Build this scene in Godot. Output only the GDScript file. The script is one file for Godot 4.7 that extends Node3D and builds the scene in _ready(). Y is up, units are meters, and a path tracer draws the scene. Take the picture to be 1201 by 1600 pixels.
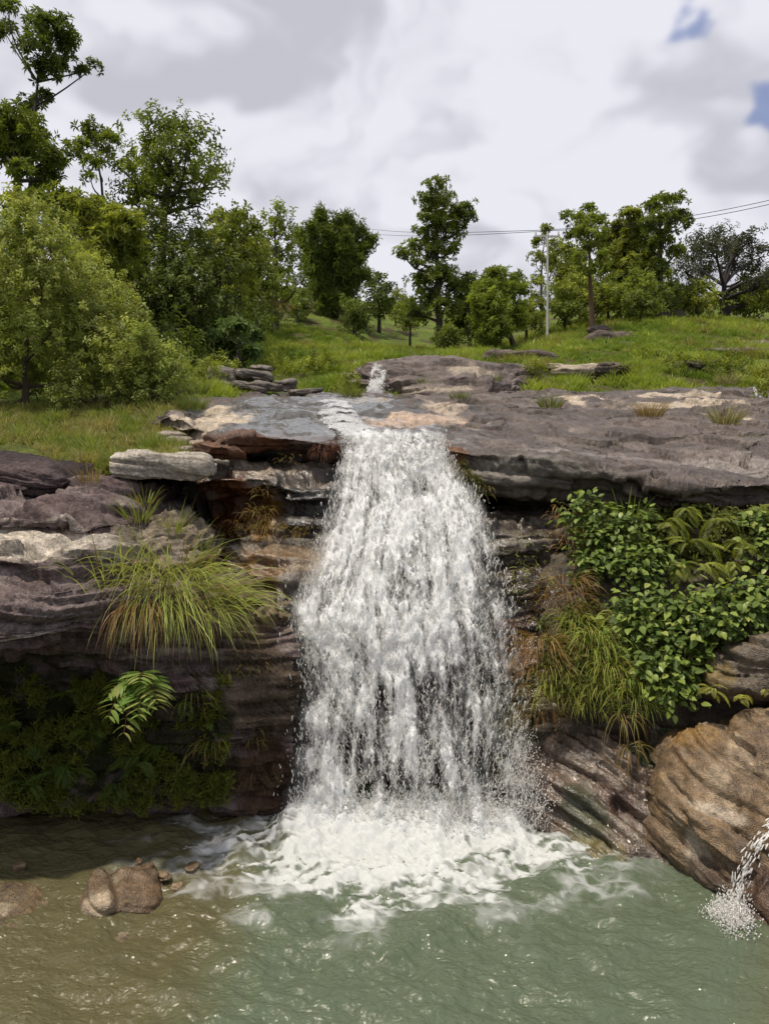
extends Node3D
# A small waterfall that drops over layered brown rock into a green pool, with wooded grassy hills behind.

const FOC := 1280.4
const EYE := Vector3(0, 3.2, 0)
const PITCH := -0.10472

var rng := RandomNumberGenerator.new()
var used := {}
var nz: FastNoiseLite       # smooth noise
var fb: FastNoiseLite       # fractal noise
var cl: FastNoiseLite       # cell edges
var cv: FastNoiseLite       # blocks
var M := {}                 # materials
var T := {}                 # textures
var sprays := {}            # leaf spray meshes

# ------------------------------------------------------------------ helpers
class MB:
	var v := PackedVector3Array()
	var n := PackedVector3Array()
	var c := PackedColorArray()
	var t := PackedVector2Array()
	var ix := PackedInt32Array()
	func tri(a: Vector3, b: Vector3, d: Vector3, col: Color) -> void:
		var k := v.size()
		var nn := (d - a).cross(b - a).normalized()
		v.push_back(a); v.push_back(b); v.push_back(d)
		n.push_back(nn); n.push_back(nn); n.push_back(nn)
		c.push_back(col); c.push_back(col); c.push_back(col)
		ix.push_back(k); ix.push_back(k + 1); ix.push_back(k + 2)
	func commit() -> ArrayMesh:
		var a := []
		a.resize(Mesh.ARRAY_MAX)
		a[Mesh.ARRAY_VERTEX] = v
		a[Mesh.ARRAY_NORMAL] = n
		a[Mesh.ARRAY_COLOR] = c
		if t.size() == v.size():
			a[Mesh.ARRAY_TEX_UV] = t
		a[Mesh.ARRAY_INDEX] = ix
		var m := ArrayMesh.new()
		m.add_surface_from_arrays(Mesh.PRIMITIVE_TRIANGLES, a)
		return m

func spot(px: float, py: float, z: float) -> Vector3:
	var d := Vector3((px - 600.5) / FOC, (800.0 - py) / FOC, -1).rotated(Vector3.RIGHT, PITCH)
	return EYE + d * (z / -d.z)

func numbered(called: String) -> String:
	var k: int = used.get(called, 0)
	used[called] = k + 1
	return called if k == 0 else "%s_%03d" % [called, k]

func tag(o: Node3D, label: String, category := "", group := "", kind := "") -> Node3D:
	if label: o.set_meta("label", label)
	if category: o.set_meta("category", category)
	if group: o.set_meta("group", group)
	if kind: o.set_meta("kind", kind)
	return o

func thing(called: String, label: String, category: String, at := Vector3.ZERO, group := "") -> Node3D:
	var o := Node3D.new()
	o.name = numbered(called)
	add_child(o)
	o.position = at
	tag(o, label, category, group)
	return o

var part_count := {}
func part(called: String, mesh: Mesh, mat: Material, parent: Node3D = self) -> MeshInstance3D:
	var o := MeshInstance3D.new()
	if parent == self:
		o.name = numbered(called)
	else:
		var key := str(parent.get_instance_id()) + called
		var k: int = part_count.get(key, 0)
		part_count[key] = k + 1
		o.name = called if k == 0 else "%s_%03d" % [called, k]
	o.mesh = mesh
	o.material_override = mat
	parent.add_child(o, true)
	return o

func scatter(called: String, mesh: Mesh, mat: Material, xf: Array[Transform3D], cols: PackedColorArray, parent: Node3D = self) -> MultiMeshInstance3D:
	var mm := MultiMesh.new()
	mm.transform_format = MultiMesh.TRANSFORM_3D
	mm.use_colors = true
	mm.mesh = mesh
	mm.instance_count = xf.size()
	for i in xf.size():
		mm.set_instance_transform(i, xf[i])
		mm.set_instance_color(i, cols[i])
	var o := MultiMeshInstance3D.new()
	o.name = numbered(called) if parent == self else called
	o.multimesh = mm
	o.material_override = mat
	o.set_meta("kind", "stuff")
	parent.add_child(o, true)
	return o

func rnd(a: float, b: float) -> float: return rng.randf_range(a, b)
func rdir() -> Vector3:
	var y := rnd(-1, 1)
	var a := rnd(0, TAU)
	var r := sqrt(1 - y * y)
	return Vector3(r * cos(a), y, r * sin(a))
func sm(a: float, b: float, x: float) -> float: return smoothstep(a, b, x)
func facing(y_axis: Vector3, roll: float) -> Basis:
	var y := y_axis.normalized()
	var h := Vector3.RIGHT if absf(y.x) < 0.8 else Vector3.BACK
	var x := h.cross(y).normalized().rotated(y, roll)
	return Basis(x, y, x.cross(y))

# rows of control points, given flat as px, py, distance: the row's list of points
func R(a: Array) -> Array:
	var out: Array[Vector3] = []
	for i in range(0, a.size(), 3): out.append(spot(a[i], a[i + 1], a[i + 2]))
	return out

func cardinal(a: Vector3, b: Vector3, c: Vector3, d: Vector3, t: float, k: float) -> Vector3:
	var m0 := (c - a) * k
	var m1 := (d - b) * k
	var t2 := t * t
	var t3 := t2 * t
	return b * (2 * t3 - 3 * t2 + 1) + m0 * (t3 - 2 * t2 + t) + c * (-2 * t3 + 3 * t2) + m1 * (t3 - t2)

# a surface through a grid of control points, at about one vertex per cell: [points, across, down]
func loft(rows: Array, cell: float, k := 0.34) -> Array:
	var nr := rows.size()
	var nc: int = rows[0].size()
	var fine := []
	var subs := []
	for j in nc - 1:
		var s := 0.0
		for i in nr: s = maxf(s, (rows[i][j + 1] as Vector3).distance_to(rows[i][j]))
		subs.append(maxi(1, int(ceil(s / cell))))
	for i in nr:
		var row: Array[Vector3] = []
		var src: Array = rows[i]
		for j in nc - 1:
			for q in subs[j]:
				row.append(cardinal(src[maxi(j - 1, 0)], src[j], src[j + 1], src[mini(j + 2, nc - 1)], float(q) / subs[j], k))
		row.append(src[nc - 1])
		fine.append(row)
	var w: int = fine[0].size()
	var pts := PackedVector3Array()
	for i in nr - 1:
		var s := 0.0
		for j in range(0, w, 3): s = maxf(s, (fine[i + 1][j] as Vector3).distance_to(fine[i][j]))
		var n := maxi(1, int(ceil(s / cell)))
		for q in n + (1 if i == nr - 2 else 0):
			for j in w:
				pts.push_back(cardinal(fine[maxi(i - 1, 0)][j], fine[i][j], fine[i + 1][j], fine[mini(i + 2, nr - 1)][j], float(q) / n, k))
	return [pts, w, pts.size() / w]

func grid_normals(p: PackedVector3Array, w: int, h: int) -> PackedVector3Array:
	var n := PackedVector3Array()
	n.resize(p.size())
	for i in h:
		var u := maxi(i - 1, 0) * w
		var d := mini(i + 1, h - 1) * w
		for j in w:
			var a := p[i * w + mini(j + 1, w - 1)] - p[i * w + maxi(j - 1, 0)]
			var b := p[d + j] - p[u + j]
			n[i * w + j] = b.cross(a).normalized()
	return n

func grid_mesh(p: PackedVector3Array, n: PackedVector3Array, c: PackedColorArray, t: PackedVector2Array, w: int, h: int) -> ArrayMesh:
	var ix := PackedInt32Array()
	ix.resize((w - 1) * (h - 1) * 6)
	var k := 0
	for i in h - 1:
		for j in w - 1:
			var a := i * w + j
			ix[k] = a; ix[k + 1] = a + 1; ix[k + 2] = a + w + 1
			ix[k + 3] = a; ix[k + 4] = a + w + 1; ix[k + 5] = a + w
			k += 6
	var a := []
	a.resize(Mesh.ARRAY_MAX)
	a[Mesh.ARRAY_VERTEX] = p
	a[Mesh.ARRAY_NORMAL] = n
	a[Mesh.ARRAY_COLOR] = c
	if t.size(): a[Mesh.ARRAY_TEX_UV] = t
	a[Mesh.ARRAY_INDEX] = ix
	var m := ArrayMesh.new()
	m.add_surface_from_arrays(Mesh.PRIMITIVE_TRIANGLES, a)
	return m

# ------------------------------------------------------------------ rock
func layer_off(k: float, p: Vector3, rough: float) -> float:
	var h := fposmod(sin(k * 127.1 + 3.7) * 43758.5453, 1.0) * 2.0 - 1.0
	var wx := 0.25 * nz.get_noise_3d(p.x * 2.0, p.y * 2.0, p.z * 2.0 + k)
	return h * 0.55 + rough * (0.42 * cv.get_noise_3d((p.x + wx) * 1.25 + k * 7.3, k * 5.0, (p.z + wx) * 1.25 - k * 3.1) + 0.4 * nz.get_noise_3d(p.x * 0.9 + k * 7.3, p.y * 0.8, p.z * 0.9 - k * 3.1))

# how far the rock stands proud of its smooth form: beds, joints, lumps
func relief(p: Vector3, o: Dictionary) -> float:
	var bed: Vector3 = o.bed
	var q: float = p.dot(bed) / o.thick + 0.7 * nz.get_noise_3d(p.x * 0.5, p.y * 0.5, p.z * 0.5) + 0.16 * fb.get_noise_3d(p.x * 2.2, p.y * 2.2, p.z * 2.2)
	var k := floorf(q)
	var f := q - k
	var a := layer_off(k, p, 2.0)
	var b := layer_off(k + 1, p, 2.0)
	var st := lerpf(a, b, sm(0.86, 0.98, f))
	var gr := exp(-pow((f - 0.9) / 0.085, 2)) * sm(-0.25, 0.35, nz.get_noise_3d(p.x * 0.9 + 9.0, p.y * 0.9, p.z * 0.9 + k))
	var q2: float = q * 3.7 + 0.5 * nz.get_noise_3d(p.x * 1.5, p.y * 1.5 + 7, p.z * 1.5)
	var f2 := q2 - floorf(q2)
	var fine := layer_off(floorf(q2) + 40, p * 2.0, 1.0) * sm(0.0, 0.12, f2) * 0.4
	var d: float = o.amp * (st + fine) - o.groove * gr
	var lump := fb.get_noise_3d(p.x * 1.1, p.y * 1.1, p.z * 1.1)
	d += o.lump * lump + o.rough * fb.get_noise_3d(p.x * 6.0, p.y * 6.0, p.z * 6.0)
	if o.joint > 0.0:
		var e := p - bed * p.dot(bed) * 0.55
		var c := cl.get_noise_3d(e.x * o.jfreq, e.y * o.jfreq, e.z * o.jfreq)
		d -= o.joint * sm(-0.80, -0.98, c)
	if o.get("crack", 0.0) > 0.0:
		var e := absf(nz.get_noise_3d(p.x * 0.62 + 3.0, p.y * 1.5, p.z * 2.6) + 0.12 * fb.get_noise_3d(p.x * 3.0, p.y, p.z * 5.0))
		d -= o.crack * sm(0.7, 1.1, p.x) * sm(0.075, 0.01, e) * sm(0.0, 0.25, nz.get_noise_3d(p.x * 0.7 + 40.0, p.y, p.z * 1.1))
	return d

func rock_color(p: Vector3, q: Vector3, o: Dictionary) -> Color:
	var cols: Array = o.cols
	var bed: Vector3 = o.bed
	var s := p.dot(bed)
	var e := p - bed * s * 0.7
	var c: Color = cols[0]
	c = c.lerp(cols[1], sm(-0.12, 0.28, fb.get_noise_3d(e.x * 0.8 + 3, s * 2.6, e.z * 0.8)))
	c = c.lerp(cols[2], sm(0.05, 0.38, fb.get_noise_3d(e.x * 1.5, s * 5.0 + 11, e.z * 1.5 + 5)) * 0.85)
	if cols.size() > 3:
		c = c.lerp(cols[3], sm(0.16, 0.34, fb.get_noise_3d(p.x * 2.3 - 8, p.y * 2.3, p.z * 2.3)))
	var m := fb.get_noise_3d(p.x * 9.0, p.y * 9.0, p.z * 9.0)
	c = c * (1.0 + 0.5 * m)
	for b in o.get("stains", []):
		var r := (q - (b[0] as Vector3)) / (b[1] as Vector3)
		var d := r.length()
		if d < 1.6:
			var f := sm(1.12, 0.72, d + 0.75 * fb.get_noise_3d(p.x * 2.6 + 20, p.y * 2.6, p.z * 2.6)) * float(b[3])
			c = c.lerp((b[2] as Color) * (1.0 + 0.5 * m), f)
	c = c * 1.35
	c.a = 1.0
	return c

func stone(d: Dictionary) -> Dictionary:
	var o := {"bed": Vector3(0.05, 1, -0.06).normalized(), "thick": 0.16, "amp": 0.05, "groove": 0.04, "lump": 0.1, "rough": 0.02, "joint": 0.03, "jfreq": 0.9}
	o.merge(d, true)
	return o

# stains are given as px, py, distance, radius x, y, z, colour, strength
func stain(px: float, py: float, z: float, r: Vector3, c: Color, s := 1.0) -> Array: return [spot(px, py, z), r, c, s]

func rock_grid(g: Array, o: Dictionary) -> ArrayMesh:
	var p: PackedVector3Array = g[0]
	var w: int = g[1]
	var h: int = g[2]
	var n := grid_normals(p, w, h)
	var c := PackedColorArray()
	c.resize(p.size())
	var out := p.duplicate()
	for i in p.size():
		out[i] = p[i] + n[i] * (relief(p[i], o) * lerpf(1.0, float(o.get("top", 1.0)), sm(0.6, 0.93, n[i].y)))
		c[i] = rock_color(out[i], p[i], o)
	return grid_mesh(out, grid_normals(out, w, h), c, PackedVector2Array(), w, h)

# a closed stone: a rounded box of half sizes r, shaped by noise, beds and joints
func boulder_mesh(r: Vector3, seed_at: Vector3, o: Dictionary, steps := 18, power := 4.0) -> ArrayMesh:
	var mb := MB.new()
	var faces := [[Vector3.RIGHT, Vector3.UP], [Vector3.LEFT, Vector3.UP], [Vector3.UP, Vector3.BACK], [Vector3.DOWN, Vector3.BACK], [Vector3.BACK, Vector3.UP], [Vector3.FORWARD, Vector3.UP]]
	for f in faces:
		var nn: Vector3 = f[0]
		var vv: Vector3 = f[1]
		var uu := vv.cross(nn)
		var pts := PackedVector3Array()
		for i in steps + 1:
			for j in steps + 1:
				var e := nn + uu * (2.0 * j / steps - 1) - vv * (2.0 * i / steps - 1)
				var l := pow(pow(absf(e.x), power) + pow(absf(e.y), power) + pow(absf(e.z), power), 1.0 / power)
				var q := e / l * r
				var out := (e / l / r).normalized()
				pts.push_back(q + out * relief(q + seed_at, o))
		var w := steps + 1
		var ns := grid_normals(pts, w, w)
		var k := mb.v.size()
		for i in pts.size():
			mb.v.push_back(pts[i]); mb.n.push_back(ns[i])
			mb.c.push_back(rock_color(pts[i] + seed_at, pts[i], o))
		for i in steps:
			for j in steps:
				var a := k + i * w + j
				for q in [a, a + 1, a + w + 1, a, a + w + 1, a + w]: mb.ix.push_back(q)
	return mb.commit()

func boulder(called: String, label: String, at: Vector3, r: Vector3, turn: Vector3, o: Dictionary, mat: Material, group := "", steps := 18, power := 4.0) -> Node3D:
	var m := part(called, boulder_mesh(r, Vector3(at.x * 3.1, at.y * 2.3, at.z * 1.7), o, steps, power), mat)
	m.position = at
	m.rotation_degrees = turn
	tag(m, label, "rock", group)
	return m

# ------------------------------------------------------------------ plants
func tube(mb: MB, pts: Array, r0: float, r1: float, sides: int, col: Color) -> void:
	var k := mb.v.size()
	var n := pts.size()
	var x := Vector3.RIGHT
	for i in n:
		var d: Vector3 = ((pts[mini(i + 1, n - 1)] as Vector3) - (pts[maxi(i - 1, 0)] as Vector3)).normalized()
		x = (x - d * x.dot(d))
		if x.length() < 0.01: x = d.cross(Vector3.BACK)
		x = x.normalized()
		var y := d.cross(x)
		var r := lerpf(r0, r1, float(i) / (n - 1))
		for s in sides:
			var a := TAU * s / sides
			var o := x * cos(a) + y * sin(a)
			mb.v.push_back((pts[i] as Vector3) + o * r); mb.n.push_back(o); mb.c.push_back(col)
	for i in n - 1:
		for s in sides:
			var a := k + i * sides + s
			var b := k + i * sides + (s + 1) % sides
			for q in [a, a + sides, b, b, a + sides, b + sides]: mb.ix.push_back(q)

func leaf(mb: MB, at: Vector3, dir: Vector3, up: Vector3, l: float, w: float, col: Color, fold := 0.25, droop := 0.0) -> void:
	var d := dir.normalized()
	var s := d.cross(up).normalized()
	var u := s.cross(d)
	var mid := at + d * l * 0.45
	var tip := at + d * l - Vector3(0, droop * l, 0)
	var a := mid + s * w * 0.5 + u * w * fold
	var b := mid - s * w * 0.5 + u * w * fold
	mb.tri(at, a, tip, col)
	mb.tri(at, tip, b, col)

func make_sprays() -> void:
	for kind in ["whorl", "bush", "narrow", "dense"]:
		var set := []
		for variant in 3:
			var mb := MB.new()
			match kind:
				"whorl":
					for i in 11:
						var a := i * 2.4 + rnd(-0.3, 0.3)
						var e := rnd(-0.25, 0.9)
						var d := Vector3(cos(a) * cos(e), sin(e), sin(a) * cos(e))
						leaf(mb, Vector3(0, i * 0.02, 0) + d * 0.05, d, Vector3.UP, rnd(0.65, 1.0), rnd(0.26, 0.36), Color.WHITE * rnd(0.75, 1.2), 0.2, 0.18)
				"bush":
					for i in 12:
						var a := i * 2.4 + rnd(-0.4, 0.4)
						var e := rnd(-0.1, 0.8)
						var d := Vector3(cos(a) * cos(e), sin(e), sin(a) * cos(e))
						leaf(mb, Vector3(rnd(-0.1, 0.1), i * 0.075, rnd(-0.1, 0.1)), d, Vector3.UP, rnd(0.34, 0.5), rnd(0.15, 0.22), Color.WHITE * rnd(0.7, 1.25), 0.2, 0.15)
				"narrow":
					for i in 16:
						var a := i * 2.4 + rnd(-0.4, 0.4)
						var e := rnd(-0.7, 0.5)
						var d := Vector3(cos(a) * cos(e), sin(e), sin(a) * cos(e))
						leaf(mb, Vector3(0, i * 0.06, 0), d, Vector3.UP, rnd(0.4, 0.65), rnd(0.07, 0.11), Color.WHITE * rnd(0.75, 1.2), 0.1, 0.3)
				"dense":
					for i in 15:
						var d := (rdir() + Vector3(0, 0.35, 0)).normalized()
						leaf(mb, rdir() * 0.25, d, rdir(), rnd(0.3, 0.45), rnd(0.16, 0.24), Color.WHITE * rnd(0.7, 1.25), 0.2, 0.1)
			set.append(mb.commit())
		sprays[kind] = set

# crown: leafy sprays through clumps given as [centre, radius]; more of them near each clump's outside
func crown(parent: Node3D, clumps: Array, kind: String, size: float, dens: float, ca: Color, cb: Color, squash := 0.8, called := "crown") -> void:
	var xf: Array[Transform3D] = []
	var cols := PackedColorArray()
	for cq in clumps:
		var ctr: Vector3 = cq[0]
		var r: float = cq[1]
		r *= 1.08
		var sz := size * (0.6 if kind == "whorl" else 0.85)
		var count := int(maxf(8.0, dens * 16.0 * pow(r / sz, 2.0)))
		var tone := rnd(0.8, 1.2)
		var mixw := rnd(-0.25, 0.25)
		for i in count:
			var d := rdir()
			if d.y < -0.35 and rng.randf() < 0.6: d.y = -d.y
			var rr := r * pow(rng.randf(), 0.38) * (1.0 + 0.3 * nz.get_noise_3d(d.x * 2.2 + ctr.x, d.y * 2.2 + ctr.y, d.z * 2.2 + ctr.z) * 2.0)
			var p := ctr + Vector3(d.x, d.y * squash, d.z) * rr
			var b := facing((d + Vector3(0, 0.5, 0) + rdir() * 0.6), rnd(0, TAU)).scaled(Vector3.ONE * sz * rnd(0.7, 1.3))
			xf.append(Transform3D(b, p - parent.position))
			var c := ca.lerp(cb, clampf(rng.randf() * 0.8 + mixw + 0.1, 0, 1)) * (2.05 * tone * rnd(0.75, 1.25))
			c.r *= 1.22
			c.a = 1.0
			cols.push_back(c)
	scatter(called, sprays[kind][rng.randi() % 3], M.leaf, xf, cols, parent)

# tree: o.at = [px, py, distance] of the foot, o.clumps = flat px, py, radius in px
func tree(called: String, label: String, o: Dictionary, category := "tree", group := "trees on the hillside") -> Node3D:
	var z: float = o.at[2]
	var foot := spot(o.at[0], o.at[1], z)
	var t := thing(called, label, category, foot, group)
	var cs := []
	var list: Array = o.clumps
	for i in range(0, list.size(), 3):
		var zz := z + rnd(-1, 1) * float(o.get("depth", 1.0))
		cs.append([spot(list[i], list[i + 1], zz), float(list[i + 2]) / FOC * z])
	var mb := MB.new()
	var bark: Color = o.get("bark", Color(0.07, 0.055, 0.045))
	var r: float = o.get("r", 0.12)
	var top: Vector3 = cs[0][0]
	if o.has("tip"): top = spot(o.tip[0], o.tip[1], z)
	var trunk := []
	var bend := Vector3(rnd(-1, 1), 0, rnd(-1, 1)) * foot.distance_to(top) * float(o.get("bend", 0.04))
	for i in 11:
		var f := i / 10.0
		trunk.append(foot.lerp(top, f) + bend * sin(f * PI) + Vector3(rnd(-1, 1), 0, rnd(-1, 1)) * r * 0.4 * f - foot - (Vector3(0, 0.3, 0) if i == 0 else Vector3.ZERO))
	tube(mb, trunk, r, r * 0.2, 8, bark)
	for cq in cs:
		var ctr: Vector3 = cq[0] - foot
		var best := 1
		for i in range(1, 10):
			if (trunk[i] as Vector3).y < ctr.y - 0.35 * absf(ctr.x - trunk[i].x): best = i
		var s: Vector3 = trunk[best]
		var limb := []
		var kink := rdir() * s.distance_to(ctr) * 0.12
		for i in 6:
			var f := i / 5.0
			limb.append(s.lerp(ctr, f) + kink * sin(f * PI) + Vector3(0, float(o.get("sag", -0.08)) * s.distance_to(ctr) * sin(f * PI), 0))
		var lr := r * lerpf(0.55, 0.22, best / 10.0)
		tube(mb, limb, lr, lr * 0.35, 6, bark)
		for q in int(o.get("twigs", 5)):
			var d := (rdir() + Vector3(0, 0.4, 0)).normalized() * float(cq[1]) * rnd(0.6, 1.15)
			var a: Vector3 = limb[4 if q % 2 == 0 else 5]
			tube(mb, [a, a + d * 0.5 + rdir() * 0.06 * d.length(), a + d], lr * 0.35, lr * 0.1, 4, bark)
	part("trunk", mb.commit(), M.bark, t)
	crown(t, cs, o.get("kind", "whorl"), o.get("size", 0.35), o.get("dens", 1.0), o.get("ca", Color(0.05, 0.085, 0.018)), o.get("cb", Color(0.085, 0.13, 0.025)), o.get("squash", 0.8))
	return t

func blade(mb: MB, at: Vector3, dir: Vector3, l: float, w: float, droop: float, col: Color, tipcol: Color, segs := 5) -> void:
	var p := at
	var d := dir.normalized()
	var side := d.cross(rdir()).normalized()
	var st := l / segs
	var pl := p - side * w * 0.5
	var pr := p + side * w * 0.5
	for i in segs:
		p += d * st
		d = (d + Vector3(0, -droop / segs, 0)).normalized()
		var ww := w * (1.0 - pow(float(i + 1) / segs, 1.6)) * 0.5
		var c := col.lerp(tipcol, float(i) / segs)
		if i == segs - 1:
			mb.tri(pl, p, pr, c)
		else:
			var nl := p - side * ww
			var nr := p + side * ww
			mb.tri(pl, nl, nr, c)
			mb.tri(pl, nr, pr, c)
			pl = nl
			pr = nr

# a clump of grass; lean is the way its blades start out, droop how far they bow
func grass_clump(called: String, label: String, at: Vector3, o: Dictionary, group := "", category := "grass clump") -> Node3D:
	var t := thing(called, label, category, at, group)
	var mb := MB.new()
	var lean: Vector3 = o.get("lean", Vector3(0, 1, 0))
	var root: Vector3 = o.get("root", Vector3(0.1, 0.03, 0.1))
	for i in int(o.n):
		var a := rnd(0, TAU)
		var rr := sqrt(rng.randf())
		var s := Vector3(cos(a) * rr * root.x, rnd(-1, 1) * root.y, sin(a) * rr * root.z)
		var d := lean + Vector3(cos(a), 0, sin(a)) * rr * float(o.get("spread", 0.5)) + rdir() * 0.2
		var c := (o.ca as Color).lerp(o.cb, rng.randf()) * rnd(0.75, 1.25)
		if rng.randf() < float(o.get("dry", 0.1)): c = Color(0.26, 0.17, 0.07) * rnd(0.7, 1.3)
		blade(mb, s, d, float(o.len) * rnd(0.45, 1.1), float(o.get("w", 0.012)) * rnd(0.6, 1.2), float(o.get("droop", 1.0)) * rnd(0.6, 1.3), c, c * 1.15, o.get("segs", 6))
	part("blades", mb.commit(), M.leaf, t).set_meta("kind", "stuff")
	return t

# a leaf with midrib, curved edge and a drooping tip, 0 to 1 along -Z in its own axes, laid flat
func broad_leaf(ratio: float, curl: float, fold: float) -> ArrayMesh:
	var mb := MB.new()
	var n := 5
	for side in [-1.0, 1.0]:
		var was_m := Vector3.ZERO
		var was_e := Vector3.ZERO
		for i in n:
			var f := (i + 1.0) / n
			var w := ratio * 0.5 * pow(sin(PI * pow(f, 0.75)), 0.9) if i < n - 1 else 0.0
			var m := Vector3(0, -curl * f * f, -f)
			var e := m + Vector3(side * w, fold * w - curl * 0.2 * w, 0.02)
			if side > 0:
				mb.tri(was_m, m, e, Color.WHITE)
				if i > 0 : mb.tri(was_m, e, was_e, Color.WHITE)
			else:
				mb.tri(was_m, e, m, Color.WHITE)
				if i > 0 : mb.tri(was_m, was_e, e, Color.WHITE)
			was_m = m
			was_e = e
	return mb.commit()

# ------------------------------------------------------------------ textures and materials
func noise(kind: int, freq: float, oct: int, s: int) -> FastNoiseLite:
	var n := FastNoiseLite.new()
	n.noise_type = kind
	n.frequency = freq
	n.seed = s
	n.fractal_type = FastNoiseLite.FRACTAL_FBM if oct > 1 else FastNoiseLite.FRACTAL_NONE
	n.fractal_octaves = oct
	return n

func grey_texture(size: int, data: PackedByteArray) -> ImageTexture:
	return ImageTexture.create_from_image(Image.create_from_data(size, size, false, Image.FORMAT_L8, data))

func make_textures() -> void:
	var S := 1024
	var a := noise(FastNoiseLite.TYPE_SIMPLEX_SMOOTH, 0.012, 5, 3).get_seamless_image(S, S).get_data()
	var b := noise(FastNoiseLite.TYPE_SIMPLEX, 0.09, 4, 5).get_seamless_image(S, S).get_data()
	var g := PackedByteArray()
	var hgt := PackedByteArray()
	g.resize(S * S)
	hgt.resize(S * S)
	for i in S * S:
		var x := a[i] * 0.4 + b[i] * 0.6
		g[i] = clampi(int(222 + (x - 128) * 0.75), 150, 255)
		hgt[i] = clampi(int(a[i] * 0.6 + b[i] * 0.4), 0, 255)
	T.grain = grey_texture(S, g)
	T.height = grey_texture(S, hgt)
	# broken white water: a net of thick and thin threads with torn holes, drawn out downwards
	var cn := noise(FastNoiseLite.TYPE_CELLULAR, 0.034, 1, 11)
	cn.cellular_return_type = FastNoiseLite.RETURN_DISTANCE2_SUB
	cn.cellular_jitter = 1.1
	cn.domain_warp_enabled = true
	cn.domain_warp_amplitude = 26.0
	cn.domain_warp_frequency = 0.02
	var c1 := cn.get_seamless_image(S, S).get_data()
	cn.frequency = 0.075
	cn.seed = 12
	var c2 := cn.get_seamless_image(S, S).get_data()
	var f1 := noise(FastNoiseLite.TYPE_SIMPLEX, 0.03, 5, 13).get_seamless_image(S, S).get_data()
	var f2 := noise(FastNoiseLite.TYPE_SIMPLEX, 0.008, 3, 14).get_seamless_image(S, S).get_data()
	var al := PackedByteArray()
	al.resize(S * S * 4)
	var rel := PackedByteArray()
	rel.resize(S * S)
	for i in S * S:
		var e1 := 1.0 - c1[i] / 255.0
		var e2 := 1.0 - c2[i] / 255.0
		var x := 0.42 * e1 * e1 + 0.22 * e2 * e2 + 0.42 * f1[i] / 255.0 + 0.3 * (f2[i] / 255.0 - 0.5)
		var y := clampi(int(x * 255.0 * 1.12), 0, 255)
		al[i * 4] = 255; al[i * 4 + 1] = 255; al[i * 4 + 2] = 255
		al[i * 4 + 3] = y
		rel[i] = y
	var soft := al.duplicate()
	for i in S * S:
		soft[i * 4 + 3] = clampi(int((rel[i] - 78) * 1.9), 0, 255)
	T.foam_soft = ImageTexture.create_from_image(Image.create_from_data(S, S, false, Image.FORMAT_RGBA8, soft))
	for i in S * S:
		soft[i * 4 + 3] = clampi(int((rel[i] - 92) * 3.6), 0, 255)
	T.foam_fine = ImageTexture.create_from_image(Image.create_from_data(S, S, false, Image.FORMAT_RGBA8, soft))
	T.foam = ImageTexture.create_from_image(Image.create_from_data(S, S, false, Image.FORMAT_RGBA8, al))
	T.foam_relief = grey_texture(S, rel)
	T.ripple = grey_texture(512, noise(FastNoiseLite.TYPE_SIMPLEX_SMOOTH, 0.022, 4, 21).get_seamless_image(512, 512).get_data())

func rock_material(rough: float, relief_cm: float, spec := 0.5) -> StandardMaterial3D:
	var m := StandardMaterial3D.new()
	m.vertex_color_use_as_albedo = true
	m.albedo_texture = T.grain
	m.uv1_triplanar = true
	m.uv1_world_triplanar = true
	m.uv1_scale = Vector3(0.7, 1.1, 0.7)
	m.heightmap_enabled = true
	m.heightmap_texture = T.height
	m.heightmap_scale = relief_cm
	m.roughness = rough
	m.metallic_specular = spec
	m.detail_enabled = true
	m.detail_albedo = T.grain
	m.detail_blend_mode = BaseMaterial3D.BLEND_MODE_MUL
	m.detail_uv_layer = BaseMaterial3D.DETAIL_UV_2
	m.uv2_triplanar = true
	m.uv2_world_triplanar = true
	m.uv2_scale = Vector3(0.23, 0.31, 0.23)
	return m

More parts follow.
